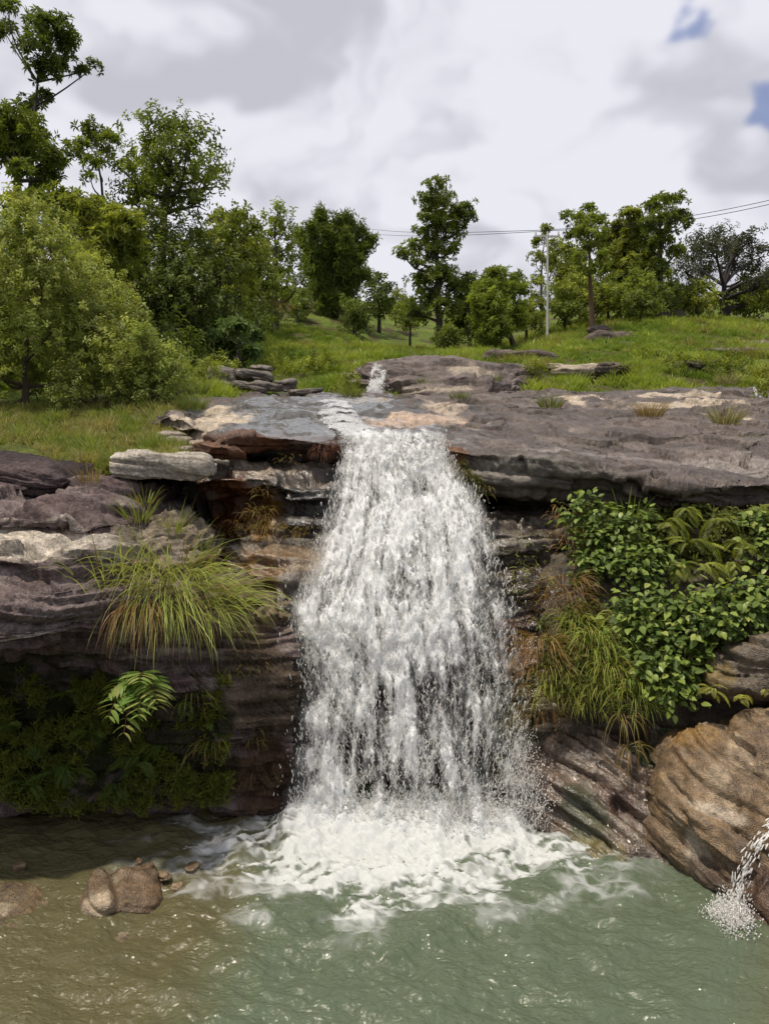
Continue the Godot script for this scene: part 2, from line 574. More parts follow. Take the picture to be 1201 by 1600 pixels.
func make_materials() -> void:
	M.dry = rock_material(0.85, 2.5, 0.35)
	M.damp = rock_material(0.45, 2.5)
	M.wet = rock_material(0.2, 2.0, 0.6)
	M.cliff = rock_material(0.75, 3.5, 0.3)
	M.earth = rock_material(0.95, 3.0, 0.2)
	var l := StandardMaterial3D.new()
	l.vertex_color_use_as_albedo = true
	l.roughness = 0.5
	l.metallic_specular = 0.4
	l.backlight_enabled = true
	l.backlight = Color(0.95, 0.95, 0.7)
	l.cull_mode = BaseMaterial3D.CULL_DISABLED
	M.leaf = l
	var bk := StandardMaterial3D.new()
	bk.vertex_color_use_as_albedo = true
	bk.roughness = 0.9
	bk.albedo_texture = T.grain
	bk.uv1_triplanar = true
	bk.uv1_scale = Vector3(4, 1.5, 4)
	M.bark = bk
	# falling water: torn white sheets
	var f := StandardMaterial3D.new()
	f.vertex_color_use_as_albedo = true
	f.albedo_texture = T.foam
	f.transparency = BaseMaterial3D.TRANSPARENCY_ALPHA_SCISSOR
	f.alpha_scissor_threshold = 0.36
	f.roughness = 0.35
	f.heightmap_enabled = true
	f.heightmap_texture = T.foam_relief
	f.heightmap_scale = 1.8
	f.backlight_enabled = true
	f.backlight = Color(1, 1, 1)
	f.cull_mode = BaseMaterial3D.CULL_DISABLED
	M.fall = f
	var f2: StandardMaterial3D = f.duplicate()
	f2.transparency = BaseMaterial3D.TRANSPARENCY_ALPHA
	f2.heightmap_scale = 1.0
	f2.albedo_texture = T.foam_soft
	M.veil = f2
	var ff: StandardMaterial3D = f2.duplicate()
	ff.albedo_texture = T.foam_fine
	M.feather = ff
	var f3: StandardMaterial3D = f.duplicate()
	f3.roughness = 0.6
	f3.heightmap_texture = T.height
	f3.heightmap_scale = 0.35
	f3.uv1_triplanar = true
	f3.uv1_world_triplanar = true
	f3.uv1_scale = Vector3(2.6, 2.6, 2.6)
	f3.albedo_texture = null
	f3.transparency = BaseMaterial3D.TRANSPARENCY_ALPHA
	M.foam = f3
	var d := StandardMaterial3D.new()
	d.vertex_color_use_as_albedo = true
	d.albedo_color = Color(1.0, 0.995, 0.985)
	d.roughness = 0.25
	d.backlight_enabled = true
	d.backlight = Color(1, 1, 1)
	M.drop = d
	# the pool: murky green water, clearer where it is shallow
	var p := StandardMaterial3D.new()
	p.vertex_color_use_as_albedo = true
	p.transparency = BaseMaterial3D.TRANSPARENCY_ALPHA
	p.roughness = 0.07
	p.metallic_specular = 0.34
	p.uv1_triplanar = true
	p.uv1_world_triplanar = true
	p.uv1_scale = Vector3(1.3, 1.3, 2.0)
	p.heightmap_enabled = true
	p.heightmap_texture = T.ripple
	p.heightmap_scale = 1.3
	M.pool = p
	var fl := StandardMaterial3D.new()
	fl.albedo_color = Color(0.8, 0.85, 0.88, 0.05)
	fl.transparency = BaseMaterial3D.TRANSPARENCY_ALPHA
	fl.roughness = 0.12
	fl.metallic_specular = 0.5
	M.film = fl

func make_sky() -> PanoramaSkyMaterial:
	var W := 1600
	var H := 800
	var im := Image.create_empty(W, H, false, Image.FORMAT_RGBF)
	var big := noise(FastNoiseLite.TYPE_SIMPLEX_SMOOTH, 1.0, 5, 41)
	var puff := noise(FastNoiseLite.TYPE_SIMPLEX_SMOOTH, 1.0, 5, 42)
	for y in H:
		var el := (0.5 - (y + 0.5) / H) * PI
		for x in W:
			var az := (x + 0.5) / W * TAU
			var d := Vector3(sin(az) * cos(el), sin(el), -cos(az) * cos(el))
			if el < -0.03:
				im.set_pixel(x, y, Color(0.12, 0.13, 0.08))
				continue
			var k := 1.0 / (0.55 + absf(d.y))
			var q := Vector3(d.x * k, d.y * 0.9, d.z * k)
			var n1 := big.get_noise_3d(q.x * 1.7, q.y * 1.7 + 3, q.z * 1.7)
			var n2 := puff.get_noise_3d(q.x * 3.6 + n1 * 1.5, q.y * 4.0, q.z * 3.6)
			var w := clampf(0.5 + 0.75 * n1 + 0.95 * n2, 0.0, 1.0)
			var c := Color(0.50, 0.505, 0.565).lerp(Color(0.75, 0.75, 0.815), sm(0.1, 0.85, w))
			var n3 := big.get_noise_3d(q.x * 1.3 + 31, q.y * 1.6, q.z * 1.3 - 4)
			var gap := sm(0.44, 0.56, n3 + 0.22 * n2)
			for gp in [[Vector3(0.345, 0.475, -1), 0.026], [Vector3(0.465, 0.37, -1), 0.026]]:
				var dd := d.angle_to(gp[0] as Vector3) / float(gp[1])
				gap = maxf(gap, sm(1.1, 0.55, dd + 1.5 * n2 + 0.9 * puff.get_noise_3d(q.x * 13.0, q.y * 13.0, q.z * 13.0)))
			c = c.lerp(Color(0.16, 0.23, 0.46), gap * 0.75)
			im.set_pixel(x, y, c)
	var s := PanoramaSkyMaterial.new()
	s.panorama = ImageTexture.create_from_image(im)
	return s

# ------------------------------------------------------------------ the scene
func _ready() -> void:
	rng.seed = 20240611
	var cam := Camera3D.new()
	cam.name = "camera"
	cam.fov = 64.0
	cam.near = 0.1
	cam.far = 2000.0
	cam.position = EYE
	cam.rotation = Vector3(PITCH, 0, 0)
	add_child(cam)
	var we := WorldEnvironment.new()
	we.name = "world_environment"
	var env := Environment.new()
	env.background_mode = Environment.BG_SKY
	env.sky = Sky.new()
	env.sky.sky_material = make_sky()
	env.background_energy_multiplier = 1.0
	env.tonemap_mode = Environment.TONE_MAPPER_LINEAR
	env.tonemap_exposure = 1.1
	env.sdfgi_enabled = true
	env.ssao_enabled = true
	env.ssil_enabled = true
	we.environment = env
	add_child(we)
	var sun := DirectionalLight3D.new()
	sun.name = "sun"
	sun.light_energy = 1.25
	sun.light_color = Color(1.0, 0.955, 0.88)
	sun.light_angular_distance = 2.0
	sun.shadow_enabled = true
	add_child(sun)
	sun.look_at_from_position(Vector3(-0.34, 1.2, 0.14), Vector3.ZERO)

	nz = noise(FastNoiseLite.TYPE_SIMPLEX_SMOOTH, 1.0, 1, 1)
	fb = noise(FastNoiseLite.TYPE_SIMPLEX_SMOOTH, 1.0, 4, 2)
	cl = noise(FastNoiseLite.TYPE_CELLULAR, 1.0, 1, 6)
	cl.cellular_return_type = FastNoiseLite.RETURN_DISTANCE2_SUB
	cv = noise(FastNoiseLite.TYPE_CELLULAR, 1.0, 1, 8)
	cv.cellular_return_type = FastNoiseLite.RETURN_CELL_VALUE
	make_textures()
	make_materials()
	make_sprays()

	build_hills()
	build_pool_bed()
	build_pool()
	build_bedrock()
	build_stones()
	build_waterfall()
	build_trees()
	build_near_plants()
	build_slab_grass()

# ------------------------------------------------------------------ ground
var hill_pts: PackedVector3Array
var hill_w := 0
var hill_h := 0

func build_hills() -> void:
	var px := [-500, -150, 0, 150, 290, 350, 430, 520, 600, 700, 800, 900, 1000, 1100, 1201, 1400, 1900]
	var table := [
		[7.8, [745, 745, 745, 742, 745, 960, 960, 960, 960, 960, 960, 960, 960, 960, 960, 960, 960]],
		[9.0, [703, 703, 700, 698, 690, 800, 820, 820, 820, 820, 820, 820, 820, 820, 820, 820, 820]],
		[11.0, [655, 655, 652, 648, 642, 690, 710, 710, 710, 710, 710, 710, 710, 710, 710, 710, 710]],
		[14.0, [610, 610, 612, 614, 614, 628, 650, 650, 650, 650, 650, 645, 640, 640, 640, 640, 640]],
		[16.5, [575, 575, 580, 590, 598, 606, 612, 604, 606, 602, 602, 600, 600, 602, 604, 604, 604]],
		[20.0, [540, 540, 548, 560, 574, 588, 592, 574, 566, 562, 562, 560, 556, 556, 562, 562, 562]],
		[26.0, [480, 480, 490, 510, 530, 552, 558, 550, 552, 553, 545, 522, 512, 512, 526, 530, 530]],
		[33.0, [440, 440, 450, 480, 495, 503, 506, 516, 543, 549, 534, 502, 497, 498, 509, 511, 511]],
		[45.0, [400, 400, 420, 440, 452, 456, 452, 468, 512, 526, 520, 505, 505, 505, 500, 500, 500]],
		[60.0, [380, 380, 400, 420, 440, 452, 446, 462, 498, 510, 510, 505, 500, 495, 486, 480, 480]],
		[110.0, [440, 440, 440, 450, 460, 470, 475, 480, 490, 495, 495, 490, 485, 485, 480, 480, 480]],
		[400.0, [540, 540, 540, 540, 540, 540, 540, 540, 540, 540, 540, 540, 540, 540, 540, 540, 540]],
		[1200.0, [620, 620, 620, 620, 620, 620, 620, 620, 620, 620, 620, 620, 620, 620, 620, 620, 620]]]
	var rows := []
	for i in range(table.size() - 1, -1, -1):
		var row: Array[Vector3] = []
		var z: float = table[i][0]
		for j in px.size(): row.append(spot(px[j], table[i][1][j], z))
		rows.append(row)
	# far rows coarse, near rows fine
	var far := loft(rows.slice(0, 6), 3.0)
	var near := loft(rows.slice(5), 0.32)
	for part_no in 2:
		var g: Array = far if part_no == 0 else near
		var p: PackedVector3Array = g[0]
		var c := PackedColorArray()
		c.resize(p.size())
		for i in p.size():
			var q := p[i]
			p[i].y += 0.22 * fb.get_noise_3d(q.x * 0.4, 0, q.z * 0.4) * sm(9.0, 16.0, -q.z) + 0.05 * fb.get_noise_3d(q.x * 2.5, 0, q.z * 2.5)
			var f := fb.get_noise_3d(q.x * 0.35, 1, q.z * 0.35)
			var k := Color(0.16, 0.23, 0.04).lerp(Color(0.23, 0.30, 0.06), sm(-0.3, 0.3, f))
			k = k.lerp(Color(0.13, 0.095, 0.06), sm(0.08, 0.26, fb.get_noise_3d(q.x * 0.7 + 9, 4, q.z * 0.7)) * 0.85)
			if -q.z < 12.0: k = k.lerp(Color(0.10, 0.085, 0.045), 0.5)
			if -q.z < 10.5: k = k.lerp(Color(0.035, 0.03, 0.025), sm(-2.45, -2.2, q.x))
			c[i] = k
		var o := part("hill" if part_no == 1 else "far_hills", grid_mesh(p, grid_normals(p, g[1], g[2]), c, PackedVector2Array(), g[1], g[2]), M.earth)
		tag(o, "grassy hillside rising behind the rocks" if part_no == 1 else "green hills in the far distance", "", "", "structure")
		if part_no == 1:
			hill_pts = p
			hill_w = g[1]
			hill_h = g[2]

func build_pool_bed() -> void:
	var nx := 180
	var nzz := 150
	var p := PackedVector3Array()
	var c := PackedColorArray()
	for i in nzz + 1:
		var z := lerpf(-8.0, 3.0, float(i) / nzz)
		for j in nx + 1:
			var x := lerpf(-7.0, 7.0, float(j) / nx)
			var edge := -1.22 - 0.12 * (z + 4.6) + 0.3 * fb.get_noise_3d(x * 0.9, 0, z * 0.9)
			var sh := sm(0.55, -0.15, x - edge)
			var y := lerpf(-1.15, -0.17, sh)
			y = lerpf(y, -0.35, sm(-5.2, -6.4, z))
			y += sm(1.6, 3.2, x + 0.5 * (z + 5.0)) * 0.8
			var f := fb.get_noise_3d(x * 1.4, 7, z * 1.4)
			y += 0.2 * f * sh + 0.05 * fb.get_noise_3d(x * 5, 9, z * 5)
			p.push_back(Vector3(x, y, z))
			var k := Color(0.15, 0.10, 0.052).lerp(Color(0.27, 0.19, 0.10), sm(-0.2, 0.3, f))
			k = k.lerp(Color(0.10, 0.115, 0.035), sm(0.0, 0.3, fb.get_noise_3d(x * 2.0, 3, z * 2.0)) * (1.0 - sh * 0.9))
			k = k.lerp(Color(0.36, 0.29, 0.19), sm(0.25, 0.4, fb.get_noise_3d(x * 1.1 + 4, 3, z * 2.6)) * 0.8)
			k = k.lerp(Color(0.022, 0.018, 0.013), sm(-5.35, -5.75, z + 0.12 * f) * sm(0.0, -0.5, x))  # overhang shade painted into the bed colour, along with dark wet rock
			c.push_back(k)
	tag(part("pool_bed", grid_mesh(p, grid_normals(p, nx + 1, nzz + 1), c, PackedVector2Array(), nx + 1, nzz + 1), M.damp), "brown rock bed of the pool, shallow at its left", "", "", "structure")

func wave(x: float, z: float) -> float:
	var r := Vector2(x - 0.15, z + 6.2).length()
	var near := sm(4.6, 0.6, r)
	var h := 0.020 * sin(r * 11.0 - 3.0 * nz.get_noise_3d(x * 0.8, 0, z * 0.8)) * near
	h += 0.05 * fb.get_noise_3d(x * 1.2, 2, z * 1.9)
	h += (0.012 + 0.036 * near) * fb.get_noise_3d(x * 4.2, 5, z * 6.0)
	h += 0.002 * nz.get_noise_3d(x * 13.0, 1, z * 17.0)
	return h

func build_pool() -> void:
	var nx := 340
	var nzz := 300
	var p := PackedVector3Array()
	var c := PackedColorArray()
	for i in nzz + 1:
		var f := float(i) / nzz
		var z := lerpf(-7.2, -3.6, f / 0.85) if f < 0.85 else lerpf(-3.6, 3.0, (f - 0.85) / 0.15)
		for j in nx + 1:
			var x := lerpf(-6.0, 6.0, float(j) / nx)
			x = x * (0.5 + 0.5 * absf(x) / 6.0)
			p.push_back(Vector3(x, wave(x, z), z))
			var edge := -1.22 - 0.12 * (z + 4.6) + 0.3 * fb.get_noise_3d(x * 0.9, 0, z * 0.9)
			var deep := sm(-0.15, 0.55, x - edge)
			deep = minf(deep, sm(3.0, 2.2, x + 0.5 * (z + 5.0)))
			var k := Color(0.09, 0.082, 0.042).lerp(Color(0.085, 0.108, 0.068), deep)
			k.a = lerpf(0.10, 0.9, deep)
			k.a *= lerpf(1.0, 0.3, sm(-5.5, -5.8, z) * sm(-0.5, -1.0, x))  # thinner under the left cliff, so the shade painted on the bed shows
			c.push_back(k)
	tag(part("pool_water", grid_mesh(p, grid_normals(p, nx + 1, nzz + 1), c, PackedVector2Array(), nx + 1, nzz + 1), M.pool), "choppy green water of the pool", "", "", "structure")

# ------------------------------------------------------------------ bedrock
var PURPLE := [Color(0.15, 0.115, 0.11), Color(0.205, 0.165, 0.16), Color(0.27, 0.235, 0.215)]
var BROWN := [Color(0.17, 0.11, 0.06), Color(0.23, 0.16, 0.095), Color(0.12, 0.085, 0.055), Color(0.28, 0.21, 0.13)]
var DARK := [Color(0.05, 0.042, 0.035), Color(0.085, 0.07, 0.055), Color(0.12, 0.10, 0.08)]
var PALE := Color(0.56, 0.46, 0.35)
var RUST := Color(0.13, 0.045, 0.014)
var OCHRE := Color(0.25, 0.14, 0.035)
var MOSS := Color(0.055, 0.075, 0.012)

func build_bedrock() -> void:
	# the broad shelf over which the stream runs, and the big slab to its right
	var px := [262, 285, 300, 335, 400, 470, 540, 615, 680, 705, 760, 850, 950, 1050, 1150, 1260, 1420]
	var lip_y := [652, 660, 668, 678, 677, 684, 694, 691, 690, 697, 701, 707, 730, 752, 752, 746, 742]
	var lip_z := [9.7, 9.3, 8.9, 8.35, 8.3, 8.2, 8.15, 8.2, 8.15, 8.0, 7.9, 7.8, 7.7, 7.6, 7.6, 7.6, 7.6]
	var bot_y := [690, 705, 712, 720, 712, 717, 722, 712, 712, 738, 778, 788, 797, 800, 795, 788, 782]
	var bot_z := [9.6, 9.2, 8.8, 8.35, 8.45, 8.4, 8.35, 8.4, 8.4, 8.15, 7.9, 7.95, 7.9, 7.75, 7.7, 7.7, 7.7]
	var back := [[17.5, 612, 606], [13.5, 620, 612], [11.5, 632, 628], [10.2, 644, 655], [9.2, 662, 690]]
	var rows := []
	for b in back:
		var row: Array[Vector3] = []
		for j in px.size():
			var right := sm(640, 1000, px[j])
			var z: float = b[0]
			if j < 4: z = maxf(z, lip_z[j] + 0.25 * (5 - back.find(b)))
			var spread := 300.0 * (1.0 - 8.3 / z)
			row.append(spot(px[j] - (spread if j < 4 else 0.0) + (spread * 1.5 if j > 13 else 0.0), lerpf(b[1], b[2], right), z))
		rows.append(row)
	for k in 4:
		var row: Array[Vector3] = []
		for j in px.size():
			match k:
				0: row.append(spot(px[j], lip_y[j], lip_z[j]))
				1: row.append(spot(px[j], lerpf(lip_y[j], bot_y[j], 0.45), lerpf(lip_z[j], bot_z[j], 0.45) - 0.06))
				2: row.append(spot(px[j], bot_y[j], bot_z[j]))
				3: row.append(spot(px[j], bot_y[j] + 6, bot_z[j] + 0.8))
		rows.append(row)
	var wet_grey := Color(0.115, 0.115, 0.115)
	var o := stone({"cols": [Color(0.085, 0.062, 0.050), Color(0.125, 0.093, 0.078), Color(0.175, 0.138, 0.118)], "thick": 0.115, "amp": 0.055, "groove": 0.05, "lump": 0.05, "joint": 0.06, "jfreq": 0.55, "top": 0.85, "crack": 0.16,
		"bed": Vector3(0.10, 1, -0.02).normalized(),
		"stains": [
			stain(480, 640, 10.0, Vector3(1.75, 0.8, 2.7), wet_grey, 0.9),
			stain(330, 645, 9.5, Vector3(0.42, 0.5, 1.3), PALE, 1.0),
			stain(312, 700, 8.8, Vector3(0.2, 0.4, 0.5), PALE * 0.8, 0.9),
			stain(650, 652, 9.6, Vector3(0.62, 0.4, 0.36), Color(0.5, 0.37, 0.28), 1.0),
			stain(690, 636, 10.6, Vector3(0.26, 0.4, 0.9), Color(0.5, 0.40, 0.31), 0.9),
			stain(600, 618, 12.5, Vector3(0.8, 0.4, 0.5), Color(0.45, 0.38, 0.30), 0.7),
			stain(990, 617, 12.5, Vector3(1.5, 0.4, 0.35), PALE, 0.95),
			stain(1075, 640, 11.4, Vector3(0.9, 0.3, 0.22), PALE, 0.9),
			stain(1130, 658, 10.6, Vector3(0.45, 0.3, 0.2), PALE * 0.9, 0.9),
			stain(890, 628, 12.2, Vector3(0.14, 0.3, 0.8), PALE, 0.9),
			stain(1000, 722, 8.3, Vector3(2.4, 0.3, 0.32), Color(0.30, 0.26, 0.23), 0.75),
			stain(400, 695, 8.3, Vector3(0.75, 0.17, 0.3), RUST, 0.95),
			stain(500, 705, 8.2, Vector3(0.4, 0.15, 0.3), Color(0.05, 0.022, 0.012), 0.9),
			stain(705, 715, 8.0, Vector3(0.16, 0.2, 0.3), Color(0.20, 0.085, 0.025), 0.9),
			stain(830, 735, 7.85, Vector3(0.75, 0.16, 0.4), Color(0.21, 0.19, 0.16), 0.8),
			stain(890, 770, 7.85, Vector3(0.9, 0.16, 0.4), Color(0.10, 0.085, 0.065), 0.85)]})
	var grid := loft(rows, 0.03)
	var shelf := rock_grid(grid, o)
	build_stream(shelf, grid[1], grid[2])
	tag(part("bedrock_shelf", shelf, M.damp), "broad brown rock shelf with the stream running over its left", "", "", "structure")

	# the stepped face behind and beside the fall
	rows = [
		R([300, 705, 9.0, 350, 705, 9.0, 400, 705, 9.0, 450, 705, 9.0, 510, 705, 8.9, 570, 705, 8.9, 640, 705, 8.9, 700, 720, 8.8, 760, 780, 8.6, 810, 785, 8.6, 870, 790, 8.6, 930, 795, 8.6, 1000, 800, 8.6]),
		R([300, 722, 8.6, 350, 720, 8.5, 400, 716, 8.5, 450, 718, 8.5, 510, 722, 8.45, 570, 716, 8.45, 640, 716, 8.45, 700, 742, 8.35, 760, 787, 8.1, 810, 793, 8.15, 870, 796, 8.15, 930, 800, 8.15, 1000, 805, 8.15]),
		R([310, 755, 8.2, 350, 748, 8.05, 400, 748, 7.95, 450, 757, 7.9, 510, 763, 7.9, 570, 760, 8.1, 640, 760, 8.1, 700, 778, 8.05, 760, 830, 7.6, 810, 836, 7.6, 870, 842, 7.65, 930, 850, 7.7, 1000, 850, 7.8]),
		R([315, 800, 8.4, 350, 795, 8.35, 400, 795, 8.25, 450, 800, 7.9, 510, 808, 7.82, 570, 820, 7.75, 640, 820, 7.75, 700, 830, 7.7, 760, 884, 7.62, 810, 886, 7.62, 870, 892, 7.6, 930, 900, 7.6, 1000, 900, 7.7]),
		R([315, 850, 8.3, 350, 846, 8.15, 400, 840, 8.0, 450, 840, 7.85, 510, 850, 7.7, 570, 870, 7.55, 640, 870, 7.5, 700, 872, 7.5, 760, 908, 7.35, 810, 912, 7.35, 870, 918, 7.35, 930, 925, 7.35, 1000, 925, 7.4]),
		R([320, 900, 7.8, 350, 890, 7.6, 400, 880, 7.5, 450, 885, 7.4, 510, 905, 7.35, 570, 940, 7.3, 640, 940, 7.25, 700, 940, 7.25, 760, 962, 7.25, 810, 965, 7.25, 870, 970, 7.2, 930, 970, 7.2, 1000, 970, 7.2]),
		R([330, 960, 7.5, 360, 955, 7.35, 400, 945, 7.2, 445, 948, 7.05, 510, 1000, 7.15, 570, 1020, 7.2, 640, 1020, 7.2, 700, 1025, 7.15, 760, 1040, 7.1, 810, 1045, 7.0, 870, 1050, 7.0, 930, 1050, 7.0, 1000, 1050, 7.0]),
		R([340, 1100, 7.1, 370, 1100, 7.05, 410, 1100, 6.95, 450, 1100, 6.85, 510, 1100, 7.1, 570, 1100, 7.15, 640, 1100, 7.15, 700, 1105, 7.1, 760, 1105, 7.0, 810, 1110, 6.85, 870, 1110, 6.8, 930, 1110, 6.8, 1000, 1110, 6.8]),
		R([340, 1200, 6.9, 370, 1200, 6.9, 410, 1200, 6.8, 450, 1200, 6.7, 510, 1200, 7.0, 570, 1200, 7.1, 640, 1200, 7.1, 700, 1200, 7.0, 760, 1200, 6.85, 810, 1200, 6.6, 870, 1200, 6.6, 930, 1200, 6.6, 1000, 1200, 6.6]),
		R([340, 1290, 6.7, 370, 1290, 6.7, 410, 1290, 6.65, 450, 1290, 6.6, 510, 1290, 6.8, 570, 1290, 6.9, 640, 1290, 6.9, 700, 1290, 6.8, 760, 1290, 6.6, 810, 1290, 6.4, 870, 1290, 6.4, 930, 1290, 6.4, 1000, 1290, 6.4]),
		R([340, 1380, 6.6, 370, 1380, 6.6, 410, 1380, 6.5, 450, 1380, 6.5, 510, 1380, 6.6, 570, 1380, 6.7, 640, 1380, 6.7, 700, 1380, 6.6, 760, 1380, 6.4, 810, 1380, 6.3, 870, 1380, 6.3, 930, 1380, 6.3, 1000, 1380, 6.3])]
	o = stone({"cols": [Color(0.085, 0.065, 0.05), Color(0.13, 0.105, 0.08), Color(0.18, 0.15, 0.12), Color(0.06, 0.05, 0.04)], "thick": 0.13, "amp": 0.08, "groove": 0.07, "lump": 0.06, "joint": 0.06, "jfreq": 1.3,
		"bed": Vector3(-0.04, 1, -0.05).normalized(),
		"stains": [
			stain(410, 733, 8.15, Vector3(0.55, 0.12, 0.45), Color(0.27, 0.215, 0.165), 0.9),
			stain(375, 790, 8.25, Vector3(0.55, 0.34, 0.4), RUST, 0.95),
			stain(410, 812, 8.1, Vector3(0.22, 0.2, 0.4), OCHRE, 0.8),
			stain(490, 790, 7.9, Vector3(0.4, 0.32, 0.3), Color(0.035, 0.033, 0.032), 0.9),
			stain(450, 880, 7.5, Vector3(0.5, 0.14, 0.3), Color(0.24, 0.17, 0.10), 0.85),
			stain(410, 900, 7.4, Vector3(0.22, 0.25, 0.3), Color(0.16, 0.075, 0.02), 0.7),
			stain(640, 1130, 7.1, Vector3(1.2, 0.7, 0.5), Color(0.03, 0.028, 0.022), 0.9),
			stain(800, 1130, 6.9, Vector3(0.35, 0.4, 0.5), Color(0.09, 0.085, 0.025), 0.8),
			stain(830, 940, 7.3, Vector3(0.3, 0.3, 0.4), Color(0.055, 0.04, 0.032), 0.9),
			stain(800, 1000, 7.1, Vector3(0.22, 0.3, 0.4), Color(0.17, 0.075, 0.035), 0.8)]})
	for row in rows:
		var a0: Vector3 = row[0]
		row.push_front(a0 + Vector3(-0.3, 0, -0.12))
		row.push_front(a0 + Vector3(-0.75, 0, -0.2))
		row.push_front(a0 + Vector3(-1.3, 0, -0.2))
	tag(part("bedrock_face", rock_grid(loft(rows, 0.03), o), M.wet), "stepped wet rock face behind the fall", "", "", "structure")

	# the left cliff: ledges above, mossy undercut wall below
	rows = [
		R([-260, 715, 8.8, -80, 715, 8.8, 0, 715, 8.7, 80, 715, 8.6, 150, 722, 8.6, 220, 740, 8.5, 290, 765, 8.3, 350, 850, 8.1, 405, 900, 7.75, 452, 938, 7.35]),
		R([-280, 762, 7.1, -80, 762, 7.0, 0, 762, 7.0, 80, 766, 7.0, 150, 764, 7.2, 220, 778, 7.4, 290, 802, 7.55, 345, 868, 7.5, 402, 915, 7.3, 452, 950, 7.08]),
		R([-280, 812, 6.3, -80, 812, 6.25, 0, 814, 6.2, 80, 814, 6.25, 150, 808, 6.5, 220, 812, 6.85, 290, 842, 7.05, 345, 885, 7.1, 402, 935, 7.0, 455, 962, 6.95]),
		R([-280, 826, 6.3, -80, 826, 6.25, 0, 828, 6.22, 80, 828, 6.28, 150, 832, 6.4, 220, 830, 6.75, 290, 856, 6.9, 345, 900, 7.0, 402, 946, 6.95, 458, 972, 6.92]),
		R([-280, 874, 5.8, -80, 873, 5.78, 0, 873, 5.78, 80, 872, 5.82, 150, 866, 5.98, 220, 872, 6.35, 290, 888, 6.6, 345, 918, 6.75, 402, 958, 6.8, 462, 988, 6.88]),
		R([-280, 890, 5.75, -80, 890, 5.74, 0, 890, 5.74, 80, 888, 5.78, 150, 884, 5.98, 220, 890, 6.25, 290, 905, 6.5, 345, 935, 6.68, 402, 972, 6.75, 464, 1000, 6.82]),
		R([-280, 940, 5.5, -80, 938, 5.48, 0, 936, 5.5, 80, 932, 5.55, 150, 922, 5.75, 220, 930, 6.02, 290, 945, 6.3, 345, 968, 6.5, 402, 1002, 6.6, 466, 1030, 6.72]),
		R([-280, 1005, 5.35, -80, 1004, 5.35, 0, 1000, 5.38, 80, 988, 5.46, 150, 970, 5.68, 220, 992, 5.96, 290, 1012, 6.2, 345, 1034, 6.36, 402, 1062, 6.48, 466, 1080, 6.62]),
		R([-280, 1030, 5.45, -80, 1028, 5.45, 0, 1022, 5.46, 80, 1010, 5.55, 150, 998, 5.78, 220, 1040, 5.96, 290, 1082, 6.12, 345, 1102, 6.26, 402, 1122, 6.38, 462, 1140, 6.55]),
		R([-280, 1055, 6.2, -80, 1055, 6.2, 0, 1052, 6.25, 80, 1046, 6.28, 150, 1050, 6.3, 220, 1105, 6.08, 290, 1142, 6.15, 345, 1162, 6.28, 402, 1182, 6.38, 458, 1200, 6.52]),
		R([-280, 1150, 6.3, -80, 1150, 6.3, 0, 1150, 6.3, 80, 1150, 6.3, 150, 1152, 6.3, 220, 1172, 6.14, 290, 1192, 6.2, 345, 1204, 6.32, 402, 1222, 6.4, 450, 1240, 6.52]),
		R([-280, 1255, 6.25, -80, 1255, 6.25, 0, 1252, 6.25, 80, 1248, 6.25, 150, 1242, 6.27, 220, 1238, 6.27, 290, 1242, 6.3, 345, 1244, 6.36, 402, 1252, 6.45, 445, 1262, 6.52]),
		R([-280, 1292, 7.3, -80, 1292, 7.3, 0, 1290, 7.3, 80, 1288, 7.3, 150, 1285, 7.3, 220, 1280, 7.2, 290, 1275, 7.0, 345, 1270, 6.75, 402, 1272, 6.58, 440, 1282, 6.58]),
		R([-280, 1380, 7.4, -80, 1380, 7.4, 0, 1380, 7.4, 80, 1375, 7.4, 150, 1370, 7.4, 220, 1365, 7.3, 290, 1360, 7.0, 345, 1358, 6.65, 402, 1356, 6.6, 440, 1356, 6.55])]
	var pl := Color(0.6, 0.53, 0.44)
	o = stone({"cols": [Color(0.15, 0.108, 0.105), Color(0.20, 0.155, 0.15), Color(0.26, 0.22, 0.20)], "thick": 0.105, "amp": 0.075, "groove": 0.05, "lump": 0.04, "joint": 0.06, "jfreq": 1.0,
		"bed": Vector3(0.10, 1, -0.06).normalized(),
		"stains": [
			stain(50, 848, 5.95, Vector3(0.85, 0.13, 0.5), pl, 1.0),
			stain(185, 852, 6.2, Vector3(0.35, 0.13, 0.35), pl * 0.85, 0.9),
			stain(20, 1010, 5.4, Vector3(0.35, 0.05, 0.2), pl * 0.8, 0.9),
			stain(290, 840, 7.1, Vector3(0.75, 0.3, 0.8), Color(0.31, 0.26, 0.185), 0.85),
			stain(280, 920, 6.5, Vector3(0.5, 0.3, 0.5), Color(0.26, 0.21, 0.15), 0.75),
			stain(390, 955, 6.8, Vector3(0.4, 0.25, 0.5), Color(0.22, 0.165, 0.10), 0.9),
			stain(410, 1080, 6.5, Vector3(0.5, 0.5, 0.5), Color(0.12, 0.088, 0.06), 0.9),
			stain(410, 1200, 6.5, Vector3(0.4, 0.35, 0.5), Color(0.085, 0.05, 0.028), 0.9),
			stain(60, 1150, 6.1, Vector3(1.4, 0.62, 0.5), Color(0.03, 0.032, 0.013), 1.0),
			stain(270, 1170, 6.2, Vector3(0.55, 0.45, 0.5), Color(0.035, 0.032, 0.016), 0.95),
			stain(110, 1105, 6.1, Vector3(0.35, 0.13, 0.5), MOSS, 0.9),
			stain(70, 1190, 6.05, Vector3(0.45, 0.13, 0.5), MOSS * 0.8, 0.8)]})
	tag(part("left_cliff", rock_grid(loft(rows, 0.021), o), M.cliff), "layered purple-grey ledges over a dark mossy undercut wall", "", "", "structure")

